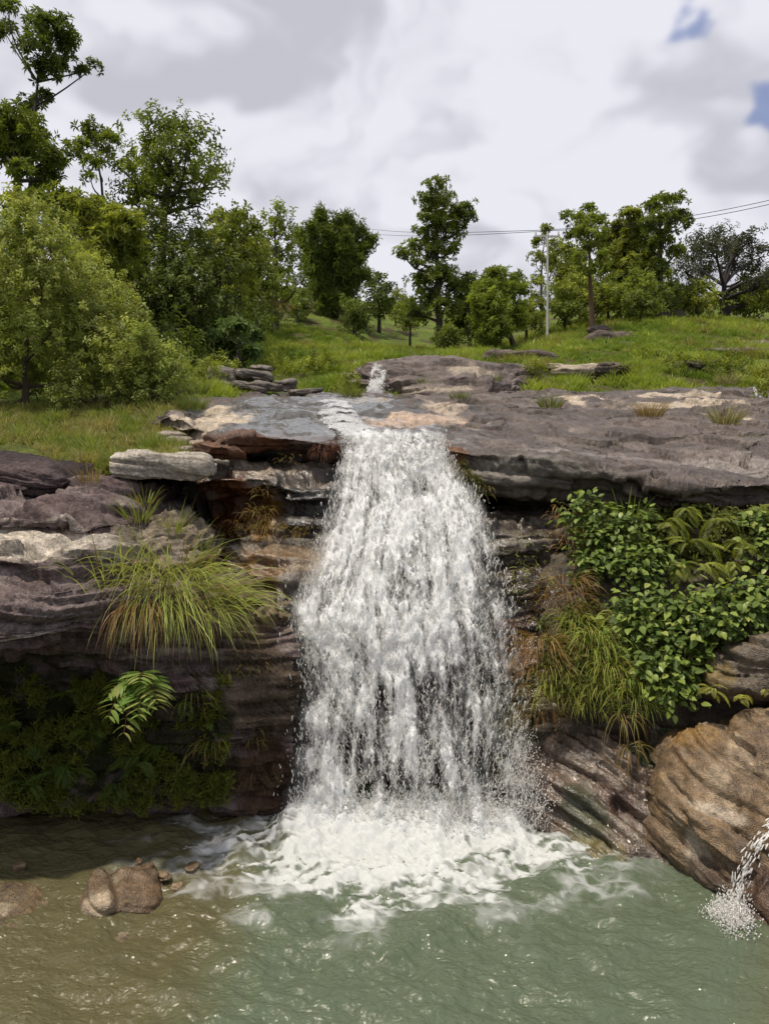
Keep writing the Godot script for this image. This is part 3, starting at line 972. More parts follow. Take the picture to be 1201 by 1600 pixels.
	# earth and rock under the plants on the right
	rows = [
		R([800, 805, 8.6, 880, 800, 8.6, 960, 805, 8.5, 1050, 808, 8.4, 1130, 805, 8.3, 1201, 800, 8.3, 1320, 790, 8.3, 1480, 780, 8.3]),
		R([830, 822, 7.9, 890, 812, 7.9, 960, 812, 7.85, 1050, 812, 7.7, 1130, 812, 7.65, 1201, 808, 7.6, 1320, 798, 7.6, 1480, 790, 7.6]),
		R([845, 890, 7.6, 895, 880, 7.5, 960, 870, 7.4, 1050, 880, 7.3, 1130, 880, 7.2, 1201, 875, 7.1, 1330, 870, 7.1, 1500, 865, 7.1]),
		R([845, 950, 7.3, 895, 940, 7.15, 960, 935, 7.05, 1050, 940, 6.95, 1130, 935, 6.85, 1201, 930, 6.75, 1340, 930, 6.7, 1520, 925, 6.7]),
		R([840, 1010, 7.1, 890, 1005, 6.95, 960, 1000, 6.85, 1050, 1005, 6.7, 1130, 1000, 6.55, 1201, 990, 6.4, 1350, 990, 6.3, 1540, 985, 6.3]),
		R([835, 1075, 6.95, 885, 1075, 6.8, 960, 1070, 6.7, 1050, 1070, 6.5, 1130, 1060, 6.45, 1201, 1050, 6.4, 1350, 1050, 6.3, 1540, 1045, 6.3]),
		R([830, 1135, 6.8, 885, 1135, 6.7, 960, 1130, 6.6, 1050, 1125, 6.5, 1130, 1120, 6.45, 1201, 1110, 6.4, 1350, 1110, 6.3, 1540, 1110, 6.3]),
		R([830, 1200, 6.8, 885, 1200, 6.7, 960, 1200, 6.6, 1050, 1200, 6.5, 1130, 1200, 6.4, 1201, 1200, 6.4, 1350, 1200, 6.3, 1540, 1200, 6.3])]
	o = stone({"cols": [Color(0.07, 0.05, 0.035), Color(0.10, 0.075, 0.05), Color(0.055, 0.05, 0.025)], "thick": 0.2, "amp": 0.05, "lump": 0.16, "jfreq": 1.2})
	tag(part("right_bank", rock_grid(loft(rows, 0.05), o), M.damp), "brown earth and rock bank under the creepers", "", "", "structure")

	# ramp of ribbed wet rock right of the plunge
	rows = [
		R([790, 1150, 7.0, 860, 1150, 6.85, 920, 1145, 6.75, 980, 1140, 6.65, 1040, 1138, 6.6, 1100, 1138, 6.6]),
		R([805, 1190, 6.55, 865, 1185, 6.5, 925, 1182, 6.42, 985, 1185, 6.35, 1045, 1190, 6.3, 1105, 1200, 6.3]),
		R([815, 1250, 6.42, 870, 1245, 6.32, 930, 1248, 6.18, 990, 1258, 6.05, 1050, 1275, 5.95, 1110, 1290, 5.95]),
		R([830, 1300, 6.27, 880, 1300, 6.12, 940, 1308, 5.92, 1000, 1328, 5.75, 1055, 1345, 5.68, 1115, 1360, 5.7]),
		R([850, 1340, 6.1, 900, 1345, 5.9, 960, 1360, 5.65, 1020, 1390, 5.42, 1070, 1405, 5.4, 1120, 1425, 5.4]),
		R([880, 1400, 5.8, 930, 1420, 5.55, 990, 1455, 5.25, 1045, 1485, 5.0, 1090, 1500, 4.95, 1150, 1520, 4.9])]
	o = stone({"cols": [Color(0.12, 0.08, 0.055), Color(0.16, 0.115, 0.085), Color(0.09, 0.065, 0.05), Color(0.20, 0.15, 0.11)], "thick": 0.12, "amp": 0.07, "groove": 0.07, "lump": 0.05, "joint": 0.05, "jfreq": 1.5,
		"bed": Vector3(0.62, 0.72, -0.35).normalized(),
		"stains": [
			stain(915, 1280, 6.1, Vector3(0.2, 0.3, 0.3), Color(0.05, 0.07, 0.03), 0.7),
			stain(1030, 1170, 6.3, Vector3(0.2, 0.16, 0.3), Color(0.05, 0.08, 0.025), 0.85),
			stain(960, 1240, 6.2, Vector3(0.2, 0.1, 0.3), Color(0.14, 0.08, 0.055), 0.6),
			stain(930, 1330, 5.9, Vector3(0.3, 0.12, 0.3), Color(0.2, 0.17, 0.07), 0.7)]})
	tag(part("ribbed_ramp", rock_grid(loft(rows, 0.025), o), M.wet), "ribbed wet brown rock sloping into the pool right of the fall", "rock", "", "thing")

	# the big brown boulder at the right edge
	rows = [
		R([1010, 1170, 6.8, 1040, 1145, 6.75, 1085, 1120, 6.7, 1150, 1110, 6.6, 1210, 1104, 6.5, 1310, 1098, 6.4, 1480, 1095, 6.4]),
		R([1012, 1185, 6.2, 1040, 1150, 6.15, 1085, 1125, 6.02, 1150, 1118, 5.92, 1210, 1112, 5.82, 1310, 1108, 5.7, 1480, 1105, 5.6]),
		R([1008, 1225, 6.0, 1035, 1210, 5.85, 1080, 1200, 5.72, 1145, 1195, 5.58, 1210, 1190, 5.45, 1310, 1190, 5.3, 1490, 1190, 5.2]),
		R([1006, 1275, 5.95, 1030, 1278, 5.75, 1075, 1275, 5.55, 1145, 1275, 5.38, 1210, 1270, 5.24, 1310, 1270, 5.1, 1490, 1270, 5.0]),
		R([1030, 1325, 5.9, 1050, 1335, 5.68, 1085, 1342, 5.48, 1145, 1342, 5.25, 1210, 1340, 5.1, 1310, 1345, 4.92, 1490, 1350, 4.85]),
		R([1055, 1365, 5.85, 1072, 1382, 5.62, 1095, 1392, 5.4, 1150, 1410, 5.14, 1210, 1430, 4.92, 1310, 1445, 4.75, 1490, 1460, 4.7]),
		R([1075, 1410, 5.8, 1095, 1440, 5.6, 1115, 1460, 5.4, 1165, 1480, 5.14, 1215, 1510, 4.86, 1320, 1540, 4.65, 1500, 1560, 4.6])]
	o = stone({"cols": [Color(0.20, 0.13, 0.068), Color(0.27, 0.185, 0.105), Color(0.145, 0.095, 0.055), Color(0.31, 0.23, 0.145)], "thick": 0.2, "amp": 0.045, "groove": 0.045, "lump": 0.04, "joint": 0.06, "jfreq": 1.2,
		"bed": Vector3(0.42, 0.86, 0.05).normalized(),
		"stains": [
			stain(1120, 1275, 5.4, Vector3(0.2, 0.05, 0.3), PALE * 0.85, 0.95),
			stain(1082, 1330, 5.5, Vector3(0.055, 0.2, 0.2), PALE * 0.7, 0.9),
			stain(1070, 1140, 6.0, Vector3(0.18, 0.12, 0.3), OCHRE, 0.8),
			stain(1110, 1385, 5.35, Vector3(0.25, 0.12, 0.3), Color(0.06, 0.035, 0.02), 0.9),
			stain(1190, 1420, 5.0, Vector3(0.16, 0.25, 0.3), Color(0.075, 0.035, 0.022), 0.8)]})
	tag(part("brown_boulder", rock_grid(loft(rows, 0.025), o), M.damp), "large smooth brown boulder with a pale scar, leaning into the pool at the right edge", "rock", "", "thing")
	rows = [
		R([1095, 1050, 6.9, 1130, 1015, 6.8, 1170, 992, 6.7, 1215, 980, 6.6, 1320, 965, 6.5, 1480, 955, 6.5]),
		R([1100, 1055, 6.4, 1130, 1025, 6.28, 1170, 1002, 6.18, 1215, 990, 6.1, 1320, 975, 6.0, 1480, 965, 5.9]),
		R([1098, 1075, 6.3, 1130, 1060, 6.15, 1170, 1050, 6.05, 1215, 1042, 5.95, 1320, 1035, 5.85, 1480, 1030, 5.75]),
		R([1100, 1092, 6.35, 1130, 1085, 6.2, 1170, 1080, 6.1, 1215, 1075, 6.0, 1320, 1070, 5.9, 1480, 1068, 5.8]),
		R([1100, 1105, 6.8, 1130, 1100, 6.7, 1170, 1098, 6.6, 1215, 1092, 6.5, 1320, 1088, 6.4, 1480, 1085, 6.4])]
	o = stone({"cols": [Color(0.12, 0.09, 0.06), Color(0.17, 0.13, 0.09), Color(0.09, 0.07, 0.05)], "thick": 0.14, "amp": 0.05, "groove": 0.05, "lump": 0.08,
		"stains": [stain(1120, 1050, 6.2, Vector3(0.1, 0.1, 0.3), Color(0.2, 0.14, 0.03), 0.7)]})
	tag(part("grey_brown_boulder", rock_grid(loft(rows, 0.03), o), M.damp), "grey-brown rock below the leafy creeper, above the dark crack of the big boulder", "rock", "", "thing")

	# the ledge of the second small fall, farther up the stream
	rows = [
		R([500, 596, 17.5, 545, 582, 17.3, 590, 565, 17.0, 640, 560, 17.0, 700, 562, 17.0, 760, 568, 17.0, 830, 574, 17.3, 900, 590, 18.5]),
		R([505, 600, 16.4, 545, 588, 16.3, 590, 570, 16.0, 640, 566, 15.9, 700, 566, 15.8, 760, 572, 15.8, 830, 580, 16.2, 900, 600, 18.0]),
		R([510, 608, 16.2, 548, 600, 16.0, 590, 592, 15.6, 640, 588, 15.4, 700, 585, 15.3, 760, 584, 15.2, 830, 592, 15.9, 900, 612, 17.8]),
		R([510, 618, 16.0, 548, 618, 15.8, 590, 618, 15.4, 640, 612, 15.1, 700, 606, 14.9, 760, 602, 14.7, 830, 606, 15.5, 900, 625, 17.6]),
		R([510, 632, 15.9, 548, 634, 15.7, 590, 634, 15.3, 640, 630, 15.0, 700, 625, 14.7, 760, 620, 14.5, 830, 622, 15.4, 900, 640, 17.5])]
	o = stone({"cols": [Color(0.13, 0.095, 0.085), Color(0.17, 0.13, 0.115), Color(0.10, 0.075, 0.06)], "thick": 0.13, "amp": 0.07, "groove": 0.08, "lump": 0.03, "joint": 0.03, "jfreq": 0.8,
		"stains": [stain(745, 578, 15.2, Vector3(0.55, 0.18, 0.5), PALE * 0.75, 0.9), stain(690, 608, 14.9, Vector3(0.8, 0.06, 0.5), PALE * 0.7, 0.9)]})
	tag(part("upstream_ledge", rock_grid(loft(rows, 0.04), o), M.damp), "dark layered ledge with a pale right end, over which the small upper fall drops", "rock", "", "thing")

# the film of water that slides over the shelf, lying on the rock's own form
func build_stream(shelf: ArrayMesh, w: int, h: int) -> void:
	var a := shelf.surface_get_arrays(0)
	var p: PackedVector3Array = a[Mesh.ARRAY_VERTEX]
	var n: PackedVector3Array = a[Mesh.ARRAY_NORMAL]
	var c := PackedColorArray()
	c.resize(p.size())
	var out := p.duplicate()
	# middle of the stream by distance: px and half width in px
	for i in p.size():
		var q := p[i]
		var z := -q.z
		var mid := lerpf(500.0, 475.0, sm(14.0, 8.6, z))
		var half := lerpf(90.0, 118.0, sm(14.0, 8.6, z))
		var px := 600.5 + q.x / z * FOC
		var d := (px - mid) / half + 0.35 * fb.get_noise_3d(q.x * 1.2, 3, q.z * 0.8)
		if px > 520: d = (px - 520.0) / lerpf(95.0, 190.0, sm(10.0, 8.2, z)) + 0.3 * fb.get_noise_3d(q.x * 1.2, 3, q.z * 0.8)
		var f := sm(1.05, 0.8, absf(d)) * sm(8.0, 8.18, z) * sm(0.75, 0.93, n[i].y)
		out[i] = q + Vector3(0, 0.012 + 0.004 * fb.get_noise_3d(q.x * 6, 0, q.z * 2.5), 0)
		c[i] = Color(1, 1, 1, f)
	# keep only the cells that are wet
	var ix := PackedInt32Array()
	for i in h - 1:
		for j in w - 1:
			var k := i * w + j
			if c[k].a > 0.12 and c[k + w + 1].a > 0.12 and c[k + 1].a > 0.12 and c[k + w].a > 0.12:
				for q in [k, k + 1, k + w + 1, k, k + w + 1, k + w]: ix.push_back(q)
	var arrays := []
	arrays.resize(Mesh.ARRAY_MAX)
	arrays[Mesh.ARRAY_VERTEX] = out
	arrays[Mesh.ARRAY_NORMAL] = n
	arrays[Mesh.ARRAY_COLOR] = c
	arrays[Mesh.ARRAY_INDEX] = ix
	var m := ArrayMesh.new()
	m.add_surface_from_arrays(Mesh.PRIMITIVE_TRIANGLES, arrays)
	tag(part("stream_water", m, M.film), "thin grey stream sliding over the rock shelf", "", "", "structure")

func build_stones() -> void:
	var o := stone({"cols": [Color(0.055, 0.04, 0.042), Color(0.11, 0.08, 0.08), Color(0.16, 0.12, 0.12)], "thick": 0.1, "amp": 0.05, "groove": 0.04, "lump": 0.05, "rough": 0.012, "joint": 0.05})
	boulder("dark_boulder", "dark purple rounded boulder at the left edge in front of the grass strip", spot(20, 742, 7.5), Vector3(0.72, 0.21, 0.5), Vector3(0, -12, -7), o, M.cliff, "", 30, 4.5)
	o = stone({"cols": [Color(0.46, 0.42, 0.36), Color(0.52, 0.47, 0.40), Color(0.36, 0.32, 0.27)], "thick": 0.09, "amp": 0.035, "groove": 0.04, "lump": 0.07, "rough": 0.01, "joint": 0.025})
	boulder("flat_boulder", "pale flat-topped boulder overhanging the dark hollow beside the grass strip", spot(258, 727, 7.75), Vector3(0.46, 0.115, 0.36), Vector3(3, 8, -3), o, M.dry, "", 30, 7.0)
	o = stone({"cols": BROWN, "thick": 0.12, "amp": 0.02, "groove": 0.02, "lump": 0.06, "joint": 0.05, "jfreq": 2.2, "stains": [[Vector3(-0.2, 0.1, 0.15), Vector3(0.13, 0.2, 0.15), Color(0.40, 0.32, 0.22), 0.9]]})
	boulder("rounded_boulder", "rounded brown boulder half out of the shallow water at lower left", spot(192, 1412, 5.28), Vector3(0.27, 0.16, 0.2), Vector3(14, 25, -16), o, M.damp, "", 24, 3.6)
	o = stone({"cols": [Color(0.15, 0.10, 0.05), Color(0.21, 0.15, 0.08), Color(0.11, 0.075, 0.04), Color(0.3, 0.24, 0.16)], "thick": 0.07, "amp": 0.03, "groove": 0.02, "lump": 0.05, "joint": 0.04, "jfreq": 1.6})
	boulder("flat_rock", "broad flat brown rock just awash in the shallows at the left edge", spot(60, 1425, 5.05) - Vector3(0, 0.125, 0), Vector3(0.85, 0.1, 0.36), Vector3(2, -10, -2), o, M.damp, "", 26, 4.0)
	boulder("flat_rock", "sunken brown rock below the flat one, near the picture's lower left corner", spot(40, 1530, 4.6) - Vector3(0, 0.12, 0), Vector3(0.5, 0.1, 0.22), Vector3(-3, 14, 3), o, M.damp, "", 20, 3.6)
	var small := stone({"cols": BROWN, "thick": 0.08, "amp": 0.02, "groove": 0.01, "lump": 0.03, "rough": 0.01, "joint": 0.02, "jfreq": 3.0})
	for q in [[216, 1352, 5.5, 0.04, "small tan stone touching the top of the rounded boulder"], [252, 1368, 5.5, 0.055, "larger tan stone lying right of the rounded boulder"], [276, 1386, 5.42, 0.05, "wet tan stone at the shallow water's edge, nearest the deep pool"],
			[300, 1356, 5.6, 0.05, "small tan stone beside the foam, farthest right of the shore stones"], [236, 1356, 5.6, 0.045, "tan stone behind the rounded boulder, in the middle of the shore stones"], [30, 1357, 5.65, 0.035, "lone pale pebble in the shade under the mossy wall"]]:
		var r: float = q[3]
		boulder("shore_stone", q[4], spot(q[0], q[1], q[2]), Vector3(r * 1.3, r * 0.8, r), Vector3(rnd(-15, 15), rnd(0, 180), rnd(-15, 15)), small, M.damp, "stones on the pool's left shore", 7, 2.6)
	# rubble beside the pale end of the shelf
	var grey := stone({"cols": [Color(0.30, 0.26, 0.21), Color(0.38, 0.33, 0.27), Color(0.24, 0.21, 0.15)], "thick": 0.08, "amp": 0.015, "groove": 0.02, "lump": 0.03, "rough": 0.01, "joint": 0.02})
	for q in [[268, 678, 9.0, 0.19, 0.035, "flat pale stone, topmost of the rubble beside the shelf"], [282, 690, 8.8, 0.14, 0.05, "grey stone in the middle of the rubble beside the shelf"], [292, 664, 9.3, 0.09, 0.07, "mossy rounded stone at the back of the rubble beside the shelf"],
			[284, 704, 8.5, 0.15, 0.05, "tilted grey stone just behind the pale flat boulder"], [262, 700, 8.7, 0.12, 0.04, "small stone at the grass side of the rubble beside the shelf"], [345, 722, 8.15, 0.07, 0.035, "small pale stone at the right end of the flat boulder"]]:
		boulder("rubble_stone", q[5], spot(q[0], q[1], q[2]), Vector3(q[3], q[4], q[3] * 0.8), Vector3(rnd(-6, 6), rnd(0, 180), rnd(-12, 12)), grey, M.dry, "rubble beside the shelf", 9, 3.0)
	# rocks in the channel upstream
	var ch := stone({"cols": [Color(0.17, 0.14, 0.115), Color(0.25, 0.21, 0.175), Color(0.09, 0.07, 0.055)], "thick": 0.12, "amp": 0.03, "groove": 0.03, "lump": 0.06, "rough": 0.015})
	for q in [[396, 588, 15.5, 0.36, 0.12, "flat-topped grey rock, largest in the stream channel"], [346, 592, 15.3, 0.26, 0.2, "dark rock at the left bank of the stream channel"], [362, 586, 16.2, 0.24, 0.08, "pale slab behind the dark rock in the stream channel"], [418, 604, 14.8, 0.26, 0.1, "low dark rock in front of the largest channel rock"],
			[446, 602, 15.0, 0.2, 0.13, "rounded grey rock at the right of the stream channel"], [390, 604, 14.6, 0.3, 0.09, "low wet rock at the near edge of the stream channel"], [408, 578, 17.5, 0.2, 0.08, "small pale rock at the back of the stream channel"], [478, 612, 14.6, 0.3, 0.05, "thin pale slab lying at the stream's right margin"]]:
		boulder("channel_rock", q[5], spot(q[0], q[1], q[2]), Vector3(q[3], q[4], q[3] * 0.8), Vector3(rnd(-6, 6), rnd(-30, 30), rnd(-8, 8)), ch, M.damp, "rocks in the stream channel", 14, 5.0)
	# outcrops in the grass of the right bank
	var outc := stone({"cols": [Color(0.15, 0.115, 0.105), Color(0.21, 0.165, 0.15), Color(0.10, 0.08, 0.07)], "thick": 0.16, "amp": 0.05, "groove": 0.05, "lump": 0.1})
	var pale := stone({"cols": [Color(0.42, 0.36, 0.28), Color(0.5, 0.43, 0.34), Color(0.30, 0.25, 0.19)], "thick": 0.1, "amp": 0.04, "groove": 0.04, "lump": 0.06})
	for q in [[955, 538, 23.5, 0.78, 0.36, 0, "grey hump of rock below the slender roadside tree"], [935, 528, 24.5, 0.3, 0.28, 0, "upright grey stone at the foot of the slender tree"], [1055, 553, 21.5, 0.5, 0.14, 0, "dark end of the long outcrop in the right-hand grass"],
			[1130, 556, 21.0, 1.4, 0.11, 0, "long low dark outcrop across the right-hand grass"], [1180, 545, 22.5, 0.5, 0.16, 0, "dark blocky outcrop near the right edge of the grass"], [900, 580, 16.8, 0.55, 0.13, 1, "cream stepped rock at the foot of the grassy bank"],
			[868, 577, 17.2, 0.45, 0.09, 1, "cream flat rock left of the stepped one under the bank"], [952, 580, 16.6, 0.3, 0.18, 0, "grey block beside the cream stepped rock"], [1075, 573, 17.6, 0.35, 0.16, 0, "grey stone among the bushes on the right bank"], [1046, 500, 30.0, 0.5, 0.3, 0, "grey boulder on the crest of the grassy mound"],
			[812, 560, 19.5, 0.9, 0.16, 0, "brown rock rib between the ledge and the leaning tree"]]:
		boulder("bank_outcrop", q[6], spot(q[0], q[1], q[2]), Vector3(q[3], q[4], q[3] * 0.6), Vector3(rnd(-5, 5), rnd(-15, 15), rnd(-4, 4)), pale if q[5] == 1 else outc, M.dry, "outcrops in the grass of the right bank", 14, 3.4)

# ------------------------------------------------------------------ falling water
var fall_rows := []
var drop_mesh: ArrayMesh
var strand_meshes := []

func blob_mesh(lumpy: float, s: int) -> ArrayMesh:
	var mb := MB.new()
	var rings := 5
	var seg := 7
	for i in rings + 1:
		var a := PI * i / rings
		for j in seg:
			var b := TAU * j / seg
			var d := Vector3(sin(a) * cos(b), cos(a), sin(a) * sin(b))
			var r := 1.0 + lumpy * nz.get_noise_3d(d.x * 1.3 + s * 5, d.y * 1.3, d.z * 1.3)
			mb.v.push_back(d * r); mb.n.push_back(d); mb.c.push_back(Color.WHITE)
	for i in rings:
		for j in seg:
			var a := i * seg + j
			var b := i * seg + (j + 1) % seg
			for q in [a, b + seg, b, a, a + seg, b + seg]: mb.ix.push_back(q)
	return mb.commit()

func strand_mesh(s: int) -> ArrayMesh:
	var mb := MB.new()
	var n := 7
	var sides := 5
	for i in n:
		var f := float(i) / (n - 1)
		var ctr := Vector3(nz.get_noise_2d(f * 1.6, s * 9.0) * 0.35, 0.5 - f, nz.get_noise_2d(f * 1.6, s * 9.0 + 4) * 0.35)
		var r := (0.09 + 0.09 * nz.get_noise_2d(f * 4.0 + 30, s * 5.0)) * sin(PI * clampf(f * 0.94 + 0.03, 0, 1))
		for k in sides:
			var a := TAU * k / sides
			var o := Vector3(cos(a), 0, sin(a))
			mb.v.push_back(ctr + o * r); mb.n.push_back(o); mb.c.push_back(Color.WHITE)
	for i in n - 1:
		for k in sides:
			var a := i * sides + k
			var b := i * sides + (k + 1) % sides
			for q in [a, b + sides, b, a, a + sides, b + sides]: mb.ix.push_back(q)
	return mb.commit()

# point on the middle surface of the fall: u across 0..1, v down 0..1
func fall_at(u: float, v: float) -> Vector3:
	var n := fall_rows.size() - 1
	var f := clampf(v, 0, 0.9999) * n
	var i := int(f)
	var t := f - i
	var a: Array = fall_rows[i]
	var b: Array = fall_rows[i + 1]
	var l := spot(lerpf(a[0], b[0], t), lerpf(a[4], b[4], t), lerpf(a[2], b[2], t))
	var r := spot(lerpf(a[1], b[1], t), lerpf(a[4], b[4], t), lerpf(a[3], b[3], t))
	var p := l.lerp(r, u)
	p.z += 0.12 * sin(PI * clampf(u, 0, 1))
	return p

# how much of the fall is white at u, v: thick above, torn open below the middle
func fall_thick(u: float, v: float) -> float:
	var t := 0.86
	t -= 0.5 * sm(0.45, 0.8, v) * sm(0.12, 0.36, u) * sm(0.99, 0.62, u)
	t -= 0.24 * sm(0.3, 0.7, v) * sm(0.62, 0.85, u)
	t += 0.34 * exp(-pow((u - 0.43 - 0.08 * sin(v * 9.0)) / 0.06, 2)) * sm(0.4, 0.6, v) * sm(1.0, 0.8, v)
	t -= 0.5 * exp(-pow((u - 0.62) / 0.09, 2) - pow((v - 0.245) / 0.035, 2))
	t -= 0.3 * exp(-pow((u - 0.3) / 0.05, 2) - pow((v - 0.27) / 0.1, 2))
	t -= 0.4 * exp(-pow((u - 0.88) / 0.08, 2) - pow((v - 0.05) / 0.05, 2))
	t -= 0.42 * sm(0.76, 0.95, u) * sm(0.3, 0.48, v)
	t += 0.3 * sm(0.9, 1.0, v)
	t += 0.34 * nz.get_noise_2d(u * 26.0, v * 4.0 + 50.0) * sm(0.1, 0.5, v)
	t += 0.3 * nz.get_noise_2d(u * 40.0, v * 34.0 + 9.0) - 0.06
	t += 0.4 * nz.get_noise_2d(u * 7.0, v * 5.0) * sm(0.15, 0.5, v) + 0.26 * nz.get_noise_2d(u * 17.0, v * 9.0 + 20)
	t *= sm(-0.02, 0.13 + 0.1 * nz.get_noise_2d(v * 14.0, 3.0), u) * sm(1.02, 0.84 + 0.12 * nz.get_noise_2d(v * 14.0, 33.0), u)
	t *= sm(0.0, 0.05, v + 0.03 * nz.get_noise_2d(u * 12.0, 77.0))
	return clampf(t, 0.0, 1.0)

func fall_sheet(parent: Node3D, called: String, out: float, shift: Vector2, gain: float, mat: Material, bump: float) -> void:
	var nu := 90
	var nv := 170
	var p := PackedVector3Array()
	var c := PackedColorArray()
	var t := PackedVector2Array()
	for i in nv + 1:
		var v := float(i) / nv
		for j in nu + 1:
			var u := lerpf(-0.04, 1.04, float(j) / nu)
			var q := fall_at(u, v)
			var x := q.x * 1.0
			q += Vector3(0, 0.35, 1).normalized() * (out + bump * (fb.get_noise_3d(x * 5.0 + shift.x, v * 8.0, out * 9.0) + 0.6 * nz.get_noise_3d(x * 16.0, v * 30.0 + shift.y, out)) * sm(0.0, 0.08, v))
			p.push_back(q)
			var th := fall_thick(u, v)
			c.push_back(Color(0.97, 0.985, 1.0, clampf(th * gain, 0, 1)))
			t.push_back(Vector2(q.x * 0.85 + shift.x + 0.02 * nz.get_noise_2d(u * 9, v * 9), v * (1.45 + 0.15 * v) + shift.y))
	part(called, grid_mesh(p, grid_normals(p, nu + 1, nv + 1), c, t, nu + 1, nv + 1), mat, parent)

func build_waterfall() -> void:
	# px left, px right, distance left, distance right, py
	fall_rows = [[534, 688, 8.72, 8.72, 673], [538, 694, 8.25, 8.2, 684], [534, 700, 8.08, 8.06, 706], [527, 716, 7.95, 7.95, 730], [518, 742, 7.75, 7.75, 765], [509, 758, 7.56, 7.5, 800], [498, 772, 7.38, 7.3, 840], [482, 786, 7.16, 7.1, 885], [458, 800, 6.98, 6.98, 930],
		[452, 812, 6.84, 6.84, 975], [466, 818, 6.76, 6.74, 1020], [474, 822, 6.66, 6.64, 1070], [470, 824, 6.56, 6.54, 1120], [464, 824, 6.49, 6.46, 1170], [456, 834, 6.42, 6.38, 1220], [446, 850, 6.36, 6.3, 1262], [440, 860, 6.33, 6.26, 1292]]
	drop_mesh = blob_mesh(0.5, 1)
	for s in 4: strand_meshes.append(strand_mesh(s))
	var t := thing("waterfall", "white waterfall tumbling down the stepped rock into the pool, torn open near its foot", "waterfall", fall_at(0.5, 1.0))
	t.position = Vector3.ZERO
	fall_sheet(t, "back_veil", -0.04, Vector2(0.0, 0.0), 0.88, M.veil, 0.03)
	fall_sheet(t, "water_sheet", 0.0, Vector2(0.37, 0.21), 0.97, M.fall, 0.06)
	fall_sheet(t, "front_lace", 0.09, Vector2(0.71, 0.63), 0.76, M.fall, 0.065)
	fall_sheet(t, "feathered_spray", 0.13, Vector2(0.13, 0.43), 0.36, M.feather, 0.06)
	# drops and short threads thrown off the sheets
	var xf: Array[Transform3D] = []
	var cols := PackedColorArray()
	for i in 17000:
		var v := rng.randf()
		var u := rnd(-0.05, 1.05)
		var th := fall_thick(clampf(u, 0.02, 0.98), v)
		if rng.randf() > 0.25 + 0.75 * th: continue
		if u < 0.0 or u > 1.0:
			if rng.randf() < 0.6: continue
		var q := fall_at(u, v) + Vector3(rnd(-0.03, 0.03), rnd(-0.02, 0.02), 0.02 + 0.2 * pow(rng.randf(), 2.0))
		var s := lerpf(0.0014, 0.0052, pow(rng.randf(), 2.2))
		var st := rnd(1.5, 6.0)
		xf.append(Transform3D(facing(Vector3(rnd(-0.35, 0.35), 1, rnd(-0.3, 0.3)), rnd(0, TAU)).scaled_local(Vector3(s, s * st, s)), q))
		var g := rnd(0.9, 0.99)
		cols.push_back(Color(g, g, g))
	scatter("drops", drop_mesh, M.drop, xf, cols, t)
	for k in 4:
		xf = []
		cols = PackedColorArray()
		for i in 3600:
			var v := pow(rng.randf(), 0.8)
			var u := rnd(0.0, 1.0)
			var th := fall_thick(u, v)
			if rng.randf() > 0.3 + th: continue
			var q := fall_at(u, v) + Vector3(0, 0, 0.01 + 0.13 * pow(rng.randf(), 1.5))
			var l := rnd(0.025, 0.10)
			var w := l * rnd(0.25, 0.6)
			xf.append(Transform3D(facing(Vector3(rnd(-0.3, 0.3) + (u - 0.5) * 0.2, 1, 0.3), rnd(0, TAU)).scaled_local(Vector3(w, l, w)), q))
			cols.push_back(Color(0.97, 0.97, 0.96))
		scatter("threads" if k == 0 else "threads_%03d" % k, strand_meshes[k], M.drop, xf, cols, t)

	# splash over the rock at the fall's lower right
	splash("splash", "low fan of white splash on the ribbed rock at the fall's lower right", [[760, 1262, 6.25], [800, 1215, 6.35], [822, 1180, 6.42], [830, 1220, 6.32], [845, 1262, 6.2], [800, 1262, 6.2], [815, 1150, 6.5], [770, 1235, 6.35]], 0.15, 3400, null, 0.6)
	# foam where the fall lands
	build_foam()
	splash("mist_spray", "", [[520, 1262, 6.3], [580, 1258, 6.3], [640, 1258, 6.3], [700, 1262, 6.25], [470, 1265, 6.3], [760, 1270, 6.2]], 0.14, 4200, t, 0.7)

	# froth where the stream steepens
	var fr := thing("stream_froth", "white froth in the stream just above the lip of the fall", "froth", Vector3.ZERO)
	froth_patch(fr, [R([484, 628, 11.6, 515, 627, 11.6, 545, 630, 11.4]), R([485, 645, 10.2, 520, 643, 10.2, 560, 648, 10.1]), R([480, 662, 9.3, 525, 660, 9.3, 575, 668, 9.2]), R([500, 678, 8.6, 545, 678, 8.6, 620, 684, 8.45]), R([520, 690, 8.24, 570, 690, 8.2, 690, 690, 8.2])], 0.07, 0.58)
	splash_points(fr, [[508, 648, 9.9], [520, 655, 9.5], [535, 668, 8.9], [545, 676, 8.6], [500, 655, 9.5]], 0.13, 1500, "drops", 0.5)

	# the upper small fall
	var uf := thing("small_waterfall", "small white upper fall dropping over the dark ledge upstream", "waterfall", Vector3.ZERO)
	froth_patch(uf, [R([582, 567, 16.0, 596, 566, 16.0, 608, 566, 16.0]), R([578, 580, 15.5, 592, 580, 15.5, 608, 580, 15.5]), R([572, 600, 15.1, 588, 600, 15.1, 604, 600, 15.1]), R([566, 622, 14.9, 585, 622, 14.8, 602, 622, 14.8])], 0.06, 0.55)
	splash_points(uf, [[584, 605, 14.9], [590, 585, 15.2], [580, 618, 14.8], [596, 610, 14.9]], 0.18, 700, "drops", 1.0)
	uf = thing("small_waterfall", "short white trickle at the right edge beside the round bush", "waterfall", Vector3.ZERO)
	froth_patch(uf, [R([1172, 606, 13.2, 1182, 605, 13.2, 1194, 606, 13.2]), R([1172, 625, 12.9, 1186, 625, 12.9, 1198, 625, 12.9]), R([1172, 650, 12.6, 1188, 652, 12.6, 1204, 652, 12.6])], 0.06, 0.55)
	splash_points(uf, [[1182, 630, 12.8], [1185, 645, 12.6]], 0.12, 350, "drops", 1.0)
